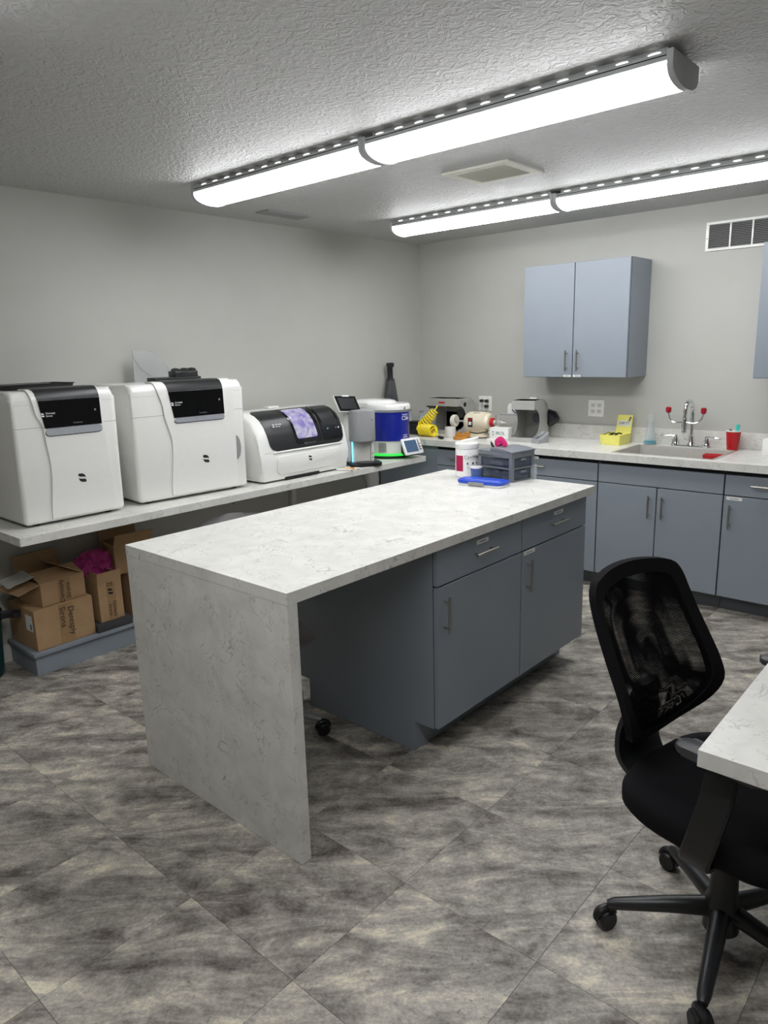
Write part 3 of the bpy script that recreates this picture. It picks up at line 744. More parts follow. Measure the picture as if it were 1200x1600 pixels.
cp = fin('control_box', prism(bmn(), [(-.12, .02), (-.205, .02), (-.205, .04), (-.165, .135), (-.12, .135)], 'yz', -.02, .10, .004), 'black_satin', t)
pn = fin('control_panel', prism(bmn(), rrect(-.095, .095, -.062, .062, .008), 'xz', -.012, 0, .003), 'white_gloss', t)
pn.location = (.03, -.205, .088); pn.rotation_euler = (R(-24), 0, R(2))
bx('screen', 'screen_blue', pn, -.075, .048, -.0135, -.0118, -.045, .045, 0); bx('key_strip', 'ink_grey', pn, .060, .072, -.0135, -.0118, -.04, .045, 0)
for k in range(3): fin('key', cyl(bmn(), (.082, -.0135, -.03+k*.02), (.082, -.0118, -.03+k*.02), .005, seg=10), 'ink', pn)
text('CS6', .042, 'ink_white', t, (.008, -.1635, .295), (90, 0, 3)); text('Programat', .014, 'ink_white', t, (.008, -.1635, .322), (90, 0, 3)); text('ivoclar\nvivadent', .015, 'ink_white', t, (.008, -.1635, .165), (90, 0, 3))
fin('warning_mark', prism(bmn(), [(-.012, .362), (.008, .362), (-.002, .380)], 'xz', -.1735, -.1715), 'ink_grey', t)
# little sample colour tabs hanging on the lid
tabs = thing('shade_tabs', 'row of small coloured tabs on top of the slim furnace housing', 'shade guide', (.335, -1.25, BZ+.3855), 45)
for k in range(8):
    o = bx('tab', ('mint', 'amber_wood', 'ink_grey', 'cream')[k % 4], tabs, -.045+k*.012, -.036+k*.012, -.002, .002, .004, .022, .0008, 1)
bx('rail', 'white_plastic', tabs, -.05, .055, -.004, .004, .0, .005, .001)
# markers on the bench
for k, (x, y, a, m, lb) in enumerate(((.600, -1.60, 20, 'white_plastic', 'white marker pen lying nearest the bench edge'), (.605, -1.545, 42, 'orange_marker', 'orange marker pen lying at the foot of the slim furnace'), (.545, -1.575, 60, 'mint', 'mint green marker pen lying on the bench behind the others'))):
    t = thing('marker_pen', lb, 'pen', (x, y, BZ), a); fin('barrel', cyl(bmn(), (-.055, 0, .0075), (.03, 0, .0075), .007, seg=12), m, t); fin('cap', cyl(bmn(), (.03, 0, .0077), (.065, 0, .0077), .0074, .006, 12), 'white_plastic', t)

# vacuum nozzle standing in the corner
t = thing('vacuum_nozzle', 'tall black vacuum nozzle standing against the left wall behind the oven', 'nozzle', (.07, -.49, .9142), 90)
fin('neck', tube(bmn(), [(0, 0, .43), (0, .002, .47), (0, .004, .53), (0, .0, .565)], .02, 14, [.026, .023, .023, .026]), 'black_plastic', t)
fin('collar', lathe(bmn(), [(.030, .545), (.033, .55), (.033, .57), (.027, .578)], seg=18), 'black_satin', t)
bm = bmn(); ring_loft(bm, [[(a*s, b, z) for a, b in rrect(-.1, .1, -.026, .026, .02)] for s, z in ((1., .0), (.95, .08), (.78, .25), (.45, .38), (.26, .45))]); fin('skirt', bm, 'smoke_nozzle', t)

# ------------------------------------------------------------------ things on the back counter
CZ = .9142
for x, y, r, h, lb in ((.11, -.33, .045, .19, 'clear glass jar in the corner nearest the left wall'), (.205, -.24, .040, .175, 'clear glass jar in the corner beside the black case')):
    t = thing('glass_jar', lb, 'jar', (x, y, CZ), 0, 'glass jars in the corner')
    fin('body', lathe(bmn(), [(r*.9, .0005), (r, .008), (r, h*.72), (r*.75, h*.82), (r*.75, h), (r*.7, h), (r*.7, h*.82), (r*.94, h*.7), (r*.94, .012), (.0, .012)], cap=False), 'glass', t)
    fin('rim', lathe(bmn(), [(r*.8, h*.95), (r*.85, h*.97), (r*.85, h), (r*.78, h+.003)]), 'grey_plastic', t)
t = thing('black_case', 'small black case on the counter behind the yellow hose', 'case', (.25, -.38, CZ), 2)
bx('body', 'black_satin', t, -.06, .06, -.05, .05, 0, .09, .008); bx('lid', 'black_plastic', t, -.062, .062, -.052, .052, .09, .105, .004)
# coiled yellow air hose: lies along the counter, then rises to the hood
def helix(path, rad, turns, n):
    P = smooth_path(path, 12); S = [0.]
    for a, b in zip(P, P[1:]): S.append(S[-1]+(b-a).length)
    out = []; up = Vector((0, 0, 1))
    for i in range(n+1):
        s = S[-1]*i/n; k = next(j for j in range(len(P)-1) if s <= S[j+1]+1e-9); f = (s-S[k])/(S[k+1]-S[k])
        c = P[k].lerp(P[k+1], f); d = (P[k+1]-P[k]).normalized(); u = d.cross(up).normalized(); v = u.cross(d)
        a = 2*math.pi*turns*i/n; rr = rad(i/n) if callable(rad) else rad
        out.append(c + (u*math.cos(a) + v*math.sin(a))*rr)
    return out
t = thing('coiled_hose', 'bright yellow coiled air hose lying on the counter and rising to the hood', 'hose', (.44, -.49, CZ))
lay = helix([(-.085, .025, .049), (-.03, .02, .049), (.02, .012, .049), (.065, .005, .049)], .042, 12, 280)
fin('coil', tube(bmn(), lay, .0062, 8), 'yellow_hose', t)
ris = helix([(-.08, .05, .075), (-.045, .055, .115), (-.01, .065, .155), (.02, .08, .20)], lambda k: .042-.014*k, 8, 200)
fin('rising_coil', tube(bmn(), ris, .0062, 8), 'yellow_hose', t)
fin('lead', tube(bmn(), smooth_path([lay[-1], (.10, -.03, .08), (.135, -.045, .04), (.16, -.06, .016)], 5), .0055, 8), 'yellow_hose', t)
fin('top_lead', tube(bmn(), smooth_path([ris[-1], (.03, .085, .22), (.03, .10, .235)], 5), .0055, 8), 'yellow_hose', t)
c = fin('air_nozzle', tube(bmn(), [(.158, -.06, .015), (.18, -.07, .012), (.21, -.08, .012), (.225, -.085, .012)], .010, 10, [.008, .011, .011, .007]), 'black_plastic', t)
# polishing hoods
def hood(name, label, loc, rz, w, d, h, holes=True, sign=False):
    t = thing(name, label, 'dust hood', loc, rz); th = .003
    side = [(-d*.5, .0), (d*.5, .0)] + [(d*.5, h*.55)] + arc(d*.5-h*.42, h*.58, h*.42, 0, 90, 10)[1:] + [(-d*.42, h), (-d*.42, h*.80)] \
        + [(-d*.42+d*.36*math.sin(R(a)), h*.47+h*.33*math.cos(R(a))) for a in range(12, 169, 12)] + [(-d*.42, h*.14), (-d*.5, h*.09)]
    for s in (-1, 1): fin('side_panel', prism(bmn(), side, 'yz', s*w/2-th/2, s*w/2+th/2), 'sheet_metal', t)
    out = [(d*.5, .0), (d*.5, h*.55)] + arc(d*.5-h*.42, h*.58, h*.42, 0, 90, 10)[1:] + [(-d*.42, h)]
    bm = bmn()
    for (a, b), (a2, b2) in zip(out, out[1:]):
        v = [bm.verts.new(p) for p in ((-w/2, a, b), (w/2, a, b), (w/2, a2, b2), (-w/2, a2, b2))]; bm.faces.new(v)
    bmesh.ops.solidify(bm, geom=bm.faces[:], thickness=.003); fin('back_sheet', bm, 'sheet_metal', t)
    bx('top_band', 'sheet_metal', t, -w/2, w/2, -d*.42-.003, -d*.42, h*.78, h, .0008, 1)
    bx('floor_tray', 'sheet_metal', t, -w/2, w/2, -d*.5, d*.5, 0, .006, .001, 1)
    bx('front_lip', 'sheet_metal', t, -w/2, w/2, -d*.5-.002, -d*.5, .0, h*.11, .001, 1)
    g = lathe(bmn(), [(.0, d*.5-.008), (.036, d*.5-.008), (.036, d*.5-.004), (.0, d*.5-.004)], (0, 0, h*.5), 24, 'y'); fin('suction_port', g, 'organizer_grey', t)
    return t
ha = hood('polishing_hood', 'sheet metal polishing hood in the corner with red badge on its band', (.44, -.155, CZ), 0, .30, .26, .285)
bx('badge', 'red', ha, -.05, .01, -.1145, -.1122, .245, .258, .0005, 1)
fin('clamp_knob', tube(bmn(), [(-.16, -.12, .215), (-.12, -.135, .215), (-.06, -.13, .215)], .010, 10), 'black_satin', ha)
fin('splash_disc', lathe(bmn(), [(.0, -.001), (.1, -.001), (.1, .001), (.0, .001)], (-.13, -.15, .115), 30, 'x', True, .75, 1.), 'shield_film', ha)
fin('vent_hole', lathe(bmn(), [(.0, -.001), (.018, -.001), (.018, .001), (.0, .001)], (.1525, -.03, .235), 20, 'x'), 'gap_black', ha)
hb = hood('polishing_hood', 'open sheet metal polishing hood standing right of the motor', (1.235, -.275, CZ), 8, .175, .30, .298)
fin('hose_duct', tube(bmn(), [(.06, .15, .15), (.075, .175, .15), (.10, .185, .145), (.125, .18, .12)], .07, 16, [.06, .066, .062, .05]), 'black_plastic', hb)
bx('paper_note', 'paper', hb, -.01, .045, .02, .05, .2985, .31, .0005, 1)
t = thing('grey_dish', 'small grey wedge-shaped holder at the foot of the right hood', 'holder', (1.39, -.38, CZ), 10)
fin('wedge', prism(bmn(), [(-.06, 0), (.05, 0), (.05, .075), (.03, .06), (-.02, .03), (-.06, .03)], 'yz', -.035, .035, .004), 'device_grey', t); t.rotation_euler = (0, 0, R(-12))
fin('brush', tube(bmn(), [(-.02, -.03, .035), (0, .02, .055), (.01, .06, .08)], .007, 8), 'ink_grey', t)
# polishing motor
t = thing('polishing_motor', 'cream polishing lathe motor with red end rings on the counter', 'motor', (.815, -.315, CZ), 4)
fin('foot', prism(bmn(), rrect(-.09, .09, -.075, .075, .03), 'xy', .0005, .022, .006), 'cream', t)
fin('pedestal', prism(bmn(), [(-.065, .018), (.065, .018), (.045, .06), (-.045, .06)], 'xz', -.045, .045, .006), 'cream', t)
fin('body', lathe(bmn(), [(.03, -.142), (.058, -.138), (.068, -.12), (.070, -.10), (.076, -.098), (.078, -.06), (.078, .06), (.076, .098), (.070, .10), (.068, .12), (.058, .138), (.03, .142)], (0, 0, .118), 36, 'x', True), 'cream', t).scale = (.76, 1, 1)
fin('left_ring', lathe(bmn(), [(.022, -.125), (.03, -.122), (.03, -.105), (.022, -.10)], (0, 0, .118), 24, 'x'), 'dark_red', t)
fin('right_ring', lathe(bmn(), [(.03, .103), (.035, .107), (.033, .13), (.02, .133)], (0, 0, .118), 24, 'x'), 'red', t)
fin('shaft', cyl(bmn(), (-.215, 0, .118), (-.12, 0, .118), .007, seg=14), 'steel', t)
fin('chuck', lathe(bmn(), [(.018, .13), (.022, .136), (.020, .154), (.012, .16), (.018, .165), (.018, .20), (.010, .21), (.006, .235), (.0, .24)], (0, 0, .118), 20, 'x'), 'steel', t)
fin('chuck_key', cyl(bmn(), (.146, 0, .13), (.150, 0, .175), .003, seg=8), 'nickel', t)
wh = fin('felt_wheel', lathe(bmn(), [(.012, -.242), (.042, -.240), (.048, -.232), (.048, -.21), (.042, -.204), (.028, -.208), (.012, -.216)], (0, 0, .118), 32, 'x'), 'felt', t)
o = bx('badge', 'ink', t, -.052, -.012, -.0805, -.077, .085, .155, .001, 1); o.rotation_euler = (R(0), 0, 0); bx('badge_red', 'dark_red', o, -.048, -.016, -.0825, -.081, .135, .15, 0); bx('badge_text', 'ink_white', o, -.044, -.02, -.0825, -.081, .10, .125, 0)
bx('top_plate', 'grey_plastic', t, -.03, .03, -.035, -.01, .1865, .1915, .001, 1)
fin('cord', tube(bmn(), smooth_path([(.10, -.06, .07), (.13, -.10, .06), (.06, -.13, .045), (-.03, -.12, .05), (-.02, -.14, .016), (.06, -.15, .012), (.13, -.10, .012)], 6), .0045, 8), 'black_plastic', t)
fin('plug_cord', tube(bmn(), smooth_path([(-.06, .10, .15), (-.075, .16, .17), (-.10, .22, .20), (-.125, .265, .235)], 5), .004, 8), 'grey_plastic', t)
t = thing('ceramic_crucible', 'white ceramic pot standing below the felt wheel', 'pot', (.625, -.43, CZ))
fin('pot', lathe(bmn(), [(.036, .0005), (.040, .006), (.042, .08), (.038, .08), (.036, .01), (.0, .01)], cap=False), 'white_ceramic', t)
t = thing('articulator_blocks', 'stack of amber model blocks in front of the motor', 'model blocks', (.79, -.51, CZ), 18)
bx('lower_block', 'amber_wood', t, -.06, .05, -.025, .025, 0, .025, .002); bx('upper_block', 'amber_wood', t, -.045, .03, -.02, .02, .025, .045, .002); bx('end_block', 'amber_wood', t, .03, .062, -.022, .022, .0255, .062, .002); bx('bar', 'amber_wood', t, -.03, -.005, -.018, .018, .045, .058, .002)
t = thing('paper_box', 'small white printed box between the motor and the right hood', 'box', (1.045, -.355, CZ), 6)
bx('carton', 'paper', t, -.078, .078, -.045, .045, 0, .09, .0015); bx('lid_line', 'ink_grey', t, -.0785, .0785, -.0455, .0455, .083, .0838, 0)
text('IROL', .036, 'ink_teal', t, (.012, -.0455, .05), FRONT, align='CENTER')
bm = bmn(); box(bm, -.052, -.043, -.0458, -.045, .054, .064); box(bm, -.052, -.043, -.0458, -.045, .034, .044); fin('emblem', bm, 'ink_teal', t)
t = thing('folded_carton', 'flat white carton lying under the printed box', 'box', (1.075, -.43, CZ), 6); bx('carton', 'paper', t, -.09, .05, -.03, .03, 0, .012, .001)
t = thing('metal_box', 'grey metal box standing against the wall behind the motor chuck', 'box', (1.03, -.10, CZ)); bx('case', 'sheet_metal', t, -.12, .075, -.075, .075, 0, .165, .003); bx('lid', 'silver', t, -.122, .077, -.077, .077, .165, .172, .002)
t = thing('white_dispenser', 'small white plastic dispenser on top of the grey metal box', 'dispenser', (1.01, -.10, CZ+.1725)); fin('body', prism(bmn(), [(-.05, 0), (.055, 0), (.055, .055), (.03, .075), (-.035, .08), (-.05, .06)], 'xz', -.04, .04, .006), 'white_plastic', t); fin('cord', tube(bmn(), smooth_path([(.0, -.045, .06), (.01, -.06, .03), (.06, -.07, .005), (.11, -.06, .0)], 6), .004, 8), 'black_plastic', t)
# yellow tray with sign
t = thing('yellow_bin', 'pale yellow open bin with DIRTY sign and burs inside', 'bin', (1.855, -.165, CZ), 0)
bm = bmn(); ring_loft(bm, [[(x*s, y*s, z) for x, y in rrect(-.075, .075, -.10, .10, .008)] for s, z in ((.9, .0005), (1, .07), (1.0, .07), (.96, .07), (.86, .006))]); fin('tub', bm, 'yellow_tray', t)
sg = bx('sign_board', 'yellow_tray', t, -.052, .058, .0, .004, .0, .165, .001, 1); sg.location = (.012, .08, .055); sg.rotation_euler = (R(-14), 0, 0); sg.location.z = .03
bx('paper_slip', 'paper', sg, -.042, .046, -.0012, 0, .085, .125, 0); text('DIRTY', .027, 'ink', sg, (.002, -.0016, .105), FRONT)
fin('clip', cyl(bmn(), (.035, -.004, .12), (.045, -.004, .152), .006, seg=10), 'ink_grey', sg)
for k, (x, y, a) in enumerate(((-.045, -.02, 30), (.015, -.055, -20), (.03, -.03, 60), (.0, -.04, 10))):
    fin('instrument', tube(bmn(), [(x-.03*math.cos(R(a)), y-.03*math.sin(R(a)), .062), (x, y, .078), (x+.03*math.cos(R(a)), y+.03*math.sin(R(a)), .072)], .005 if k else .003, 8), 'black_plastic', t)
# flask
t = thing('soap_flask', 'clear conical bottle with teal liquid beside the sink', 'bottle', (2.075, -.105, CZ))
fin('bottle', lathe(bmn(), [(.042, .0005), (.044, .006), (.022, .125), (.021, .15), (.019, .15), (.02, .125), (.041, .008), (.0, .008)], cap=False), 'clear_plastic', t)
fin('liquid', lathe(bmn(), [(.040, .0085), (.0405, .012), (.0375, .030), (.0, .030)]), 'blue_liquid', t)
fin('cap', lathe(bmn(), [(.0235, .148), (.0245, .152), (.0245, .165), (.018, .168), (.018, .195), (.022, .197), (.022, .207), (.0, .209)]), 'clear_plastic', t)
# red cup with brushes
t = thing('red_cup', 'red plastic cup holding small brushes right of the faucet', 'cup', (2.605, -.10, CZ))
fin('cup', lathe(bmn(), [(.031, .0005), (.033, .004), (.044, .118), (.046, .12), (.043, .121), (.030, .006), (.0, .006)], cap=False), 'red', t); fin('rim', lathe(bmn(), [(.0435, .118), (.0465, .119), (.0465, .123), (.0435, .123)]), 'white_plastic', t)
for k, (a, b, m) in enumerate(((.012, .02, 'teal'), (.026, .008, 'teal'), (-.012, -.005, 'ink_grey'), (-.022, .01, 'foam_dark'))):
    fin('brush', cyl(bmn(), (a*.4, b*.4, .008), (a*1.1, b*1.1, .162 if m == 'teal' else .132), .006, seg=10), m, t)
# white cloth/box at the right edge
t = thing('glove_box', 'white tissue box on the counter at the right edge', 'box', (2.93, -.20, CZ), -8); bx('carton', 'paper', t, -.11, .11, -.06, .06, 0, .10, .002); bx('slot', 'gap_black', t, -.05, .05, -.015, .015, .1, .1006, 0)

# ------------------------------------------------------------------ things on the island
IZ = .9142
t = thing('wipes_canister', 'white wipes canister with pink label on the island', 'canister', (1.735, -1.795, IZ), 38)
fin('body', lathe(bmn(), [(.058, .0005), (.062, .005), (.062, .150), (.058, .154)], seg=40), 'white_gloss', t)
fin('lid', lathe(bmn(), [(.062, .154), (.064, .157), (.064, .182), (.058, .187), (.0, .187)], seg=40), 'white_plastic', t)
fin('flap', tube(bmn(), [(-.03, 0, .188), (.02, -.01, .200), (.06, -.02, .212)], .009, 8, flat=.4), 'white_plastic', t)
def wrap(name, a0, a1, z0, z1, r, m, parent):
    bm = bmn(); n = 12; A = []; Bv = []
    for i in range(n+1):
        a = R(a0+(a1-a0)*i/n); A.append(bm.verts.new((r*math.sin(a), -r*math.cos(a), z0))); Bv.append(bm.verts.new((r*math.sin(a), -r*math.cos(a), z1)))
    for i in range(n): bm.faces.new((A[i], A[i+1], Bv[i+1], Bv[i]))
    bmesh.ops.solidify(bm, geom=bm.faces[:], thickness=.0004); return fin(name, bm, m, parent)
wrap('pink_label', -70, -22, .035, .120, .0626, 'pink_label', t)
ang_ = -16.; WD = dict(C=.72, a=.58, v=.54, i=.26, W=.94, p=.6, e=.58, s=.5)
for i, ch in enumerate('CaviWipes'):
    dw = math.degrees(WD[ch]*.0225/.0627); a = ang_ + dw/2; ang_ += dw
    text(ch, .024, 'ink', t, (.0627*math.sin(R(a)), -.0627*math.cos(R(a)), .112), (90, 0, a))
wrap('rule', -16, 60, .098, .0995, .0626, 'ink_grey', t)
for a, z, m in ((0, .078, 'ink_grey'), (28, .078, 'ink'), (50, .078, 'ink_grey'), (2, .055, 'off_white'), (35, .055, 'ink_grey')): wrap('pictogram', a-4, a+4, z-.006, z+.006, .0626, m, t)
t = thing('paper_cup', 'small blue paper cup with white rim on the island', 'cup', (1.845, -1.868, IZ))
fin('cup', lathe(bmn(), [(.022, .0005), (.023, .003), (.0305, .068), (.029, .068), (.021, .006), (.0, .006)], cap=False), 'blue_paper', t); fin('rim', lathe(bmn(), [(.0295, .064), (.0325, .065), (.0325, .072), (.0285, .072)]), 'white_plastic', t)
t = thing('drawer_organizer', 'grey two-drawer plastic organizer on the island', 'organizer', (1.945, -1.735, IZ), -8)
w, d, h = .115, .092, .165
bm = bmn()
for z0, z1 in ((0, .008), (.064, .072), (.122, .155)): box(bm, -w, w, -d, d, z0, z1, .003)
for x in (-w, w-.02):
    for y in (-d, d-.02): box(bm, x, x+.02, y, y+.02, .004, .13, .002)
box(bm, -w, -.01, -d, d, .12, .135, .002)
fin('frame', bm, 'organizer_grey', t)
fin('top_cover', prism(bmn(), [(-.03, .154), (w+.004, .150), (w+.004, .158), (.07, .166), (.0, .171), (-.03, .170)], 'xz', -d-.002, d+.002, .003), 'organizer_grey', t)
for z in (.010, .074):
    o = bx('drawer', 'smoke_drawer', t, -w+.012, w-.003, -d+.006, d-.006, z, z+.046, .003)
    fin('drawer_pull', prism(bmn(), [(-.022, z+.034), (.022, z+.034), (.016, z+.044), (-.016, z+.044)], 'yz', w-.004, w+.006, .001), 'organizer_grey', o)
bx('stored_blocks', 'grey_plastic', t, -.04, .05, -d+.008, -.02, .080, .105, .003)
for k, (x, y, m, hh, r) in enumerate(((-.075, -.03, 'black_plastic', .185, .007), (-.055, .01, 'black_satin', .195, .009), (-.085, .03, 'black_plastic', .18, .006))):
    ca, sa = math.cos(R(-8)), math.sin(R(-8))
    pt_ = thing('marker_pen', ('black pen standing leftmost in the organizer top', 'thick black pen beside the pink strip in the organizer', 'slim black pen at the back of the organizer top')[k], 'pen', (1.948+(x+.03)*ca-y*sa, -1.74+(x+.03)*sa+y*ca, IZ+.1365), -8)
    fin('barrel', tube(bmn(), [(0, 0, .002), (-.03, 0, hh-.138)], r, 10), m, pt_); fin('tip', tube(bmn(), [(-.03, 0, hh-.138), (-.034, 0, hh-.128)], r, 10, [r*.8, r*.4]), 'black_satin', pt_)
ps = thing('pink_strip', 'folded bright pink strip sticking out of the organizer', 'strip', (1.945, -1.735, IZ+.1705), -8)
bm = bmn(); tube(bm, smooth_path([(-.035, -.02, .002), (-.045, -.02, .02), (-.02, -.02, .035), (.0, -.02, .02), (.012, -.02, .002)], 5), .018, 10, flat=.35); fin('strip', bm, 'pink', ps)
t = thing('pencil_case', 'flat blue plastic pencil case with grey latch on the island', 'pencil case', (1.955, -1.962, IZ), 7)
fin('tray', prism(bmn(), rrect(-.125, .125, -.058, .058, .022), 'xy', .0005, .012, .003), 'white_plastic', t); fin('lid', prism(bmn(), rrect(-.127, .127, -.060, .060, .024), 'xy', .012, .028, .006), 'blue_lid', t); bx('lid_crest', 'blue_lid', t, -.105, .105, -.04, .042, .026, .031, .004); bx('latch', 'grey_plastic', t, -.055, .03, -.066, -.056, .004, .022, .002)
t = thing('clear_tube', 'clear plastic tube standing behind the organizer', 'tube', (2.075, -1.675, IZ)); fin('tube', lathe(bmn(), [(.018, .0005), (.0185, .003), (.0185, .072), (.0175, .072), (.0172, .004), (.0, .004)], cap=False), 'clear_plastic', t); fin('cap', lathe(bmn(), [(.0185, .070), (.0195, .071), (.0195, .076), (.0, .077)]), 'clear_plastic', t)

# ------------------------------------------------------------------ under the bench
t = thing('floor_plinth', 'low grey storage plinth on the floor under the bench', 'plinth', (.0125, -3.618, 0), 0)
bx('top', 'cabinet', t, 0, .335, -.012, 1.30, .108, .128, .0015); bx('riser', 'cabinet', t, 0, .315, 0, 1.288, .0005, .108, .001, 1)
PZ = .1282
def carton(name, label, loc, rz, w, d, h, flaps=()):
    t = thing(name, label, 'cardboard box', loc, rz, 'cardboard boxes on the plinth'); th = .004
    bm = bmn(); box(bm, -w/2, w/2, -d/2, d/2, 0, th)
    for a in ((-w/2, w/2, -d/2, -d/2+th), (-w/2, w/2, d/2-th, d/2), (-w/2, -w/2+th, -d/2+th, d/2-th), (w/2-th, w/2, -d/2+th, d/2-th)): box(bm, *a, 0, h)
    fin('body', bm, 'cardboard', t, smooth=False)
    if not flaps: bx('top_flaps', 'cardboard', t, -w/2, w/2, -d/2, d/2, h, h+th, .001, 1)
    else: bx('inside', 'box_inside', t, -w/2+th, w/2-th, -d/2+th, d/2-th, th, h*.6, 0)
    for side, ang, ln in flaps:
        if side in 'fb':
            s = -1 if side == 'f' else 1; o = bx('flap', 'cardboard', t, -w/2, w/2, 0, ln, -.002, .002, .0005, 1); o.location = (0, s*d/2, h); o.rotation_euler = (R(s*ang) if s > 0 else R(180-ang) if False else R(ang*s), 0, 0 if s > 0 else R(180))
            if s < 0: o.rotation_euler = (R(ang), 0, R(180))
        else:
            s = -1 if side == 'l' else 1; o = bx('flap', 'cardboard', t, 0, ln, -d/2, d/2, -.002, .002, .0005, 1); o.location = (s*w/2, 0, h); o.rotation_euler = (0, R(-ang), 0 if s > 0 else R(180))
    return t
A = carton('cardboard_box', 'large closed cardboard box with printed tape at the bottom left', (.175, -3.445, PZ), 92, .315, .29, .215)
bx('tape_strip', 'tape', A, -.03, .045, -.1463, -.145, .0, .217, 0)
text('Dentsply', .044, 'ink', A, (.035, -.1468, .115), (90, 90, 0)); text('Sirona', .044, 'ink', A, (-.010, -.1468, .145), (90, 90, 0))
bx('shipping_label', 'paper', A, -.1585, -.1575, -.115, -.045, .10, .185, 0); bx('label_print', 'ink_grey', A, -.1590, -.1584, -.108, -.09, .11, .14, 0)
Bx = carton('cardboard_box', 'open cardboard box stacked on the large one with raised flaps', (.185, -3.43, PZ+.2195), 96, .245, .225, .125, (('l', -14, .12), ('r', 150, .12), ('b', 75, .11), ('f', 158, .11)))
bx('tape_strip', 'tape', Bx, -.03, .04, -.1138, -.1125, .0, .124, 0); text('Dentsply', .034, 'ink', Bx, (-.012, -.1143, .06), (90, -90, 0)); text('Sirona', .034, 'ink', Bx, (.024, -.1143, .055), (90, -90, 0))
o = thing('packing_slip', 'crumpled white packing slip hanging off the upper open box', 'paper', (.20, -3.55, PZ+.345), 0)
bm = bmn(); V = []
for i in range(7):
    row = []
    for j in range(5):
        row.append(bm.verts.new((-.085+i*.028, -.125+j*.032+.006*math.sin(i), .006+.25*(-.125+j*.032)+.034+.003*math.sin(i*2.1+j*1.7))))
    V.append(row)
for a, b in zip(V, V[1:]):
    for j in range(4): bm.faces.new((a[j], a[j+1], b[j+1], b[j]))
bmesh.ops.solidify(bm, geom=bm.faces[:], thickness=.0006); fin('sheet', bm, 'paper', o)
Fm = thing('foam_tray', 'dark grey foam slab under the tall open box', 'foam', (.19, -3.175, PZ), 90); bx('slab', 'foam_dark', Fm, -.105, .10, -.15, .15, 0, .045, .004)
Cx = carton('cardboard_box', 'tall narrow open cardboard box stuffed with pink wrap', (.185, -3.18, PZ+.0455), 92, .14, .26, .22, (('f', 85, .06), ('l', 100, .06), ('r', 120, .06)))
bx('tape_strip', 'tape', Cx, -.02, .03, -.1313, -.13, .0, .22, 0); leaf_logo(Cx, .0, .165, -.1316, .035, 'ink'); text('Dentsply', .026, 'ink', Cx, (.018, -.1316, .06), (90, 90, 0)); text('Sirona', .026, 'ink', Cx, (-.008, -.1316, .06), (90, 90, 0)); text('DS', .03, 'ink', Cx, (.0, -.1316, .205), FRONT)
o = thing('bubble_wrap', 'crumpled translucent pink bubble wrap spilling from the tall box', 'packing wrap', (.16, -3.17, PZ+.27), 0)
bm = bmn(); bmesh.ops.create_icosphere(bm, subdivisions=4, radius=.10)
for v in bm.verts:
    q = v.co.normalized(); n = math.sin(q.x*7+1)*math.sin(q.y*9)*math.sin(q.z*8+2) + .5*math.sin(q.x*19)*math.sin(q.z*17+q.y*13)
    v.co *= 1+.30*n; v.co.x *= .8; v.co.y = v.co.y*1.05-.01; v.co.z = v.co.z*.8+.065
fin('wrap', bm, 'bubble_wrap', o, ang=20)
Dx = carton('cardboard_box', 'cardboard box pushed back behind the island waterfall', (.16, -2.93, PZ), 90, .20, .27, .26, ())
Ex = carton('cardboard_box', 'smaller cardboard box with open flaps on top at the back', (.15, -2.97, PZ+.2645), 84, .22, .2, .17, (('f', 60, .08), ('b', 80, .08)))
# bin at the left edge
t = thing('waste_container', 'dark teal container with black buckled strap at the left edge', 'container', (.10, -3.815, 0))
fin('tub', lathe(bmn(), [(.10, .0005), (.115, .01), (.135, .30), (.13, .31), (.0, .31)], seg=32), 'bin_teal', t); fin('lid', lathe(bmn(), [(.137, .30), (.145, .305), (.145, .345), (.12, .36), (.0, .365)], seg=32), 'black_plastic', t)
o = fin('strap', tube(bmn(), smooth_path([(.08, .09, .33), (.09, .15, .325), (.085, .20, .31)], 5), .022, 10, flat=.35), 'black_plastic', t); bx('buckle', 'black_satin', o, .070, .098, .17, .205, .295, .325, .004)

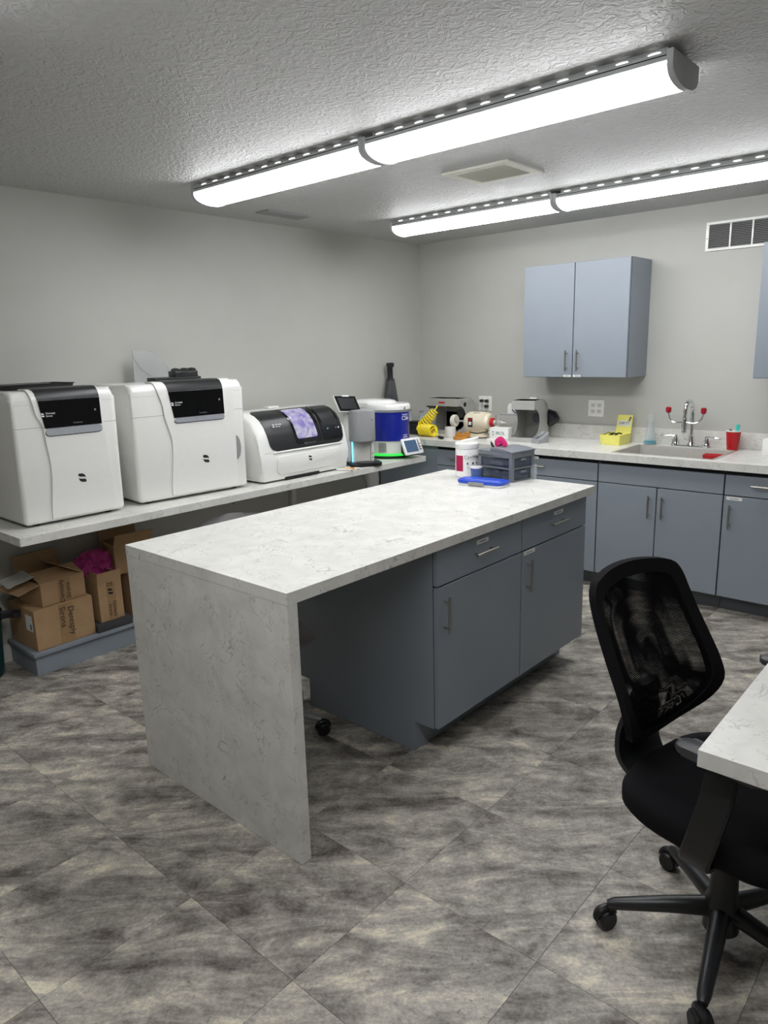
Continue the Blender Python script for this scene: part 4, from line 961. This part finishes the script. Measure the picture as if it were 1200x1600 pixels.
# ------------------------------------------------------------------ chairs
def caster(bm_wheel, x, y, ang):
    for s in (-1, 1):
        c = Vector((x, y, .0285)); d = Vector((-math.sin(ang), math.cos(ang), 0))
        P = [(.004, .027), (.010, .0283), (.018, .0275), (.023, .023)]; rings = []
        u = Vector((math.cos(ang), math.sin(ang), 0)); v = Vector((0, 0, 1))
        for h, r in P: rings.append([c + d*s*h + (u*math.cos(t) + v*math.sin(t))*r for t in (2*math.pi*i/22 for i in range(22))])
        ring_loft(bm_wheel, rings)
def star_base(t, n, rad, a0, m, hub_r=.03, z_hub=.075, z_tip=.062, wheel='black_plastic', leg_r=.02):
    for k in range(n):
        a = a0 + 2*math.pi*k/n; c, s = math.cos(a), math.sin(a)
        pts = [(c*.02, s*.02, z_hub+.01), (c*rad*.5, s*rad*.5, (z_hub+z_tip)/2+.008), (c*rad*.95, s*rad*.95, z_tip), (c*rad*1.02, s*rad*1.02, z_tip-.006)]
        leg = fin('leg', tube(bmn(), pts, leg_r, 12, [leg_r*1.35, leg_r*1.1, leg_r*.85, leg_r*.6]), m, t)
        bm = bmn(); caster(bm, c*(rad+.012), s*(rad+.012), a+.6); cw = fin('caster', bm, wheel, leg)
        bm = bmn(); cyl(bm, (c*rad, s*rad, .045), (c*rad, s*rad, z_tip), .009, seg=10); ca = a+.6; cx_, cy_ = c*(rad+.012), s*(rad+.012)
        hp = [(cx_ + math.cos(ca)*.031*math.cos(R(q)), cy_ + math.sin(ca)*.031*math.cos(R(q)), .0285 + .031*math.sin(R(q))) for q in range(10, 171, 20)]
        tube(bm, hp, .011, 10, [.008, .010, .011, .012, .012, .012, .011, .010, .008]); fin('caster_fork', bm, wheel, leg)
def office_chair(label, loc, rz, a0):
    t = thing('office_chair', label, 'chair', loc, rz, 'black mesh office chairs')
    star_base(t, 5, .285, a0, 'black_satin', z_hub=.110, z_tip=.078)
    fin('hub', lathe(bmn(), [(.040, .055), (.046, .06), (.044, .15), (.036, .165), (.033, .26), (.0, .262)], seg=24), 'black_satin', t)
    fin('gas_lift', cyl(bmn(), (0, 0, .25), (0, 0, .40), .0145, seg=16), 'nickel', t)
    fin('tilt_mechanism', prism(bmn(), rrect(-.11, .09, -.07, .07, .02), 'xy', .375, .412, .006), 'black_plastic', t)
    fin('tension_knob', lathe(bmn(), [(.0, -.115), (.026, -.112), (.028, -.10), (.028, -.07), (.0, -.068)], (-.005, 0, .345), 14, 'y'), 'black_plastic', t)
    bm = bmn(); ol = []
    for i in range(40):
        a = 2*math.pi*i/40; c, s = math.cos(a), math.sin(a); e = 2/3.4
        ol.append((math.copysign(abs(c)**e, c), math.copysign(abs(s)**e, s)))
    def sr(k, z, drop): return [(.015 + .245*k*x, .25*k*y, z - drop*max(0, x)**2) for x, y in ol]
    ring_loft(bm, [sr(.80, .405, .0), sr(.93, .412, .01), sr(1.0, .435, .02), sr(1.0, .465, .03), sr(.95, .488, .03), sr(.80, .498, .028), sr(.4, .496, .02)]); fin('seat', bm, 'black_fabric', t, ang=80)
    # backrest surface
    OUT = [(-.17, .985), (-.09, 1.0), (0, 1.005), (.09, 1.0), (.17, .985), (.198, .955), (.208, .90), (.214, .84), (.220, .78), (.225, .71), (.222, .655), (.19, .605), (.12, .55), (.06, .515), (0, .505), (-.06, .515), (-.12, .55), (-.19, .605), (-.222, .655), (-.225, .71), (-.220, .78), (-.214, .84), (-.208, .90), (-.198, .955)]
    OUTs = [(p.x, p.y) for p in smooth_path([(a, b, 0) for a, b in OUT + OUT[:1]], 3)[:-1]]
    spine = knots([(.50, -.275), (.56, -.235), (.63, -.205), (.70, -.215), (.80, -.275), (.90, -.325), (1.01, -.36)])
    spine_lin = [(.50, -.275), (.56, -.232), (.63, -.205), (.70, -.222), (.80, -.276), (.90, -.325), (1.01, -.362)]
    def spine(z):
        for (a, u), (b, v) in zip(spine_lin, spine_lin[1:]):
            if z <= b: return u + (v-u)*max(0, (z-a)/(b-a))
        return spine_lin[-1][1]
    def bs(v, z, off=0.):
        x = sum(spine(z+q) for q in (-.04, -.02, 0, .02, .04))/5
        return (x + .9*v*v + off, v, z)
    cz = .77
    def sc(k): return [(a*k, cz+(b-cz)*k) for a, b in OUTs]
    bm = bmn(); a, b = sc(1.0), sc(.84); n = len(a)
    F0 = [bm.verts.new(bs(x, z, .011)) for x, z in a]; F1 = [bm.verts.new(bs(x, z, .013)) for x, z in b]; G0 = [bm.verts.new(bs(x, z, -.011)) for x, z in a]; G1 = [bm.verts.new(bs(x, z, -.011)) for x, z in b]
    for i in range(n):
        j = (i+1) % n
        for p, q in ((F0, F1), (G0, G1), (F0, G0), (F1, G1)): bm.faces.new((p[i], p[j], q[j], q[i]))
    fr = fin('backrest_frame', bm, 'black_fabric', t, ang=60)
    for off in (.008, -.008):
        bm = bmn(); rings = [[bm.verts.new(bs(x, z, off)) for x, z in sc(k)] for k in (.86, .6, .4, .2)]
        for p, q in zip(rings, rings[1:]):
            for i in range(n): bm.faces.new((p[i], p[(i+1) % n], q[(i+1) % n], q[i]))
        bm.faces.new(rings[-1]); fin('mesh_panel', bm, 'chair_mesh', t, ang=80)
    bk = smooth_path([(-.262, 0, .68), (-.275, 0, .60), (-.285, 0, .53), (-.27, 0, .455), (-.20, 0, .405), (-.08, 0, .395)], 5)
    bm = bmn(); rings = []
    for i, p in enumerate(bk):
        d = (bk[min(i+1, len(bk)-1)]-bk[max(0, i-1)]).normalized(); nn = Vector((d.z, 0, -d.x)); k = i/(len(bk)-1); hw = .045 + .05*math.sin(k*3.14)
        rings.append([p + nn*.012*b + Vector((0, a*hw, 0)) for a, b in ((-1, -.6), (-.8, -1), (.8, -1), (1, -.6), (1, .6), (.8, 1), (-.8, 1), (-1, .6))])
    ring_loft(bm, rings); fin('back_bracket', bm, 'black_satin', t)
    for s in (-1, 1):
        pad = fin('armrest', prism(bmn(), rrect(-.02, .20, s*.245-.030, s*.245+.030, .028), 'xy', .680, .702, .009), 'arm_pad', t)
        ap = smooth_path([(.095, s*.25, .680), (.095, s*.27, .61), (.075, s*.28, .50), (.055, s*.27, .43), (.045, s*.22, .402), (.03, s*.10, .398)], 5)
        bm = bmn(); rings = []
        for i, p in enumerate(ap):
            d = (ap[min(i+1, len(ap)-1)]-ap[max(0, i-1)]).normalized(); nn = Vector((0, d.z, -d.y)); hw = .037
            rings.append([p + nn*.008*b + Vector((a*hw, 0, 0)) for a, b in ((-1, -.5), (-.85, -1), (.85, -1), (1, -.5), (1, .5), (.85, 1), (-.85, 1), (-1, .5))])
        ring_loft(bm, rings); fin('arm_support', bm, 'black_plastic', pad)
    return t
chair = office_chair('black mesh-back office chair pulled up to the near desk', (3.527, -3.175, 0), -12, R(219))
dup(chair, (3.665, -2.55, 0), 183, 'black office chair almost hidden behind the near desk', 'black mesh office chairs')
# grey shell chair in the island knee space
t = thing('shell_chair', 'grey plastic shell chair on casters tucked under the island', 'chair', (1.655, -3.23, 0), -26)
star_base(t, 5, .265, R(57), 'grey_plastic', z_hub=.10, z_tip=.075, leg_r=.016)
fin('column', lathe(bmn(), [(.034, .07), (.03, .15), (.022, .16), (.022, .42)], seg=20), 'grey_plastic', t)
bm = bmn(); prof = smooth_path([(.21, 0, .425), (.18, 0, .445), (.0, 0, .435), (-.14, 0, .45), (-.215, 0, .52), (-.26, 0, .66), (-.295, 0, .80), (-.315, 0, .905)], 5); V = []
for i, p in enumerate(prof):
    k = i/(len(prof)-1); hw = .20 if k < .5 else .20-.02*(k-.5)*2
    if k > .86: hw *= math.sqrt(max(.0, 1-((k-.86)/.145)**2))*.6+.4
    if k < .08: hw *= .85+.15*k/.08
    row = []
    for j in range(13):
        a = -1+2*j/12; row.append(bm.verts.new((p.x + (.06*a*a if k > .45 else 0.02*a*a), hw*a, p.z + (.035*a*a if k < .45 else .02*a*a*(1-k)))))
    V.append(row)
for a, b in zip(V, V[1:]):
    for j in range(12): bm.faces.new((a[j], a[j+1], b[j+1], b[j]))
bmesh.ops.solidify(bm, geom=bm.faces[:], thickness=.008); fin('seat_shell', bm, 'shell_grey', t, ang=70)

# ------------------------------------------------------------------ near desk
t = thing('desk', 'white marbled desk at the right edge in the foreground', 'desk', (3.533, -3.512, 0))
bx('worktop', 'marble', t, 0, 1.75, 0, .60, .708, .748, .0008, 1)
bx('end_panel', 'cabinet', t, 1.70, 1.74, .03, .57, .0008, .708, .001, 1); bx('support_panel', 'cabinet', t, .95, .98, .06, .54, .0008, .708, .001, 1)
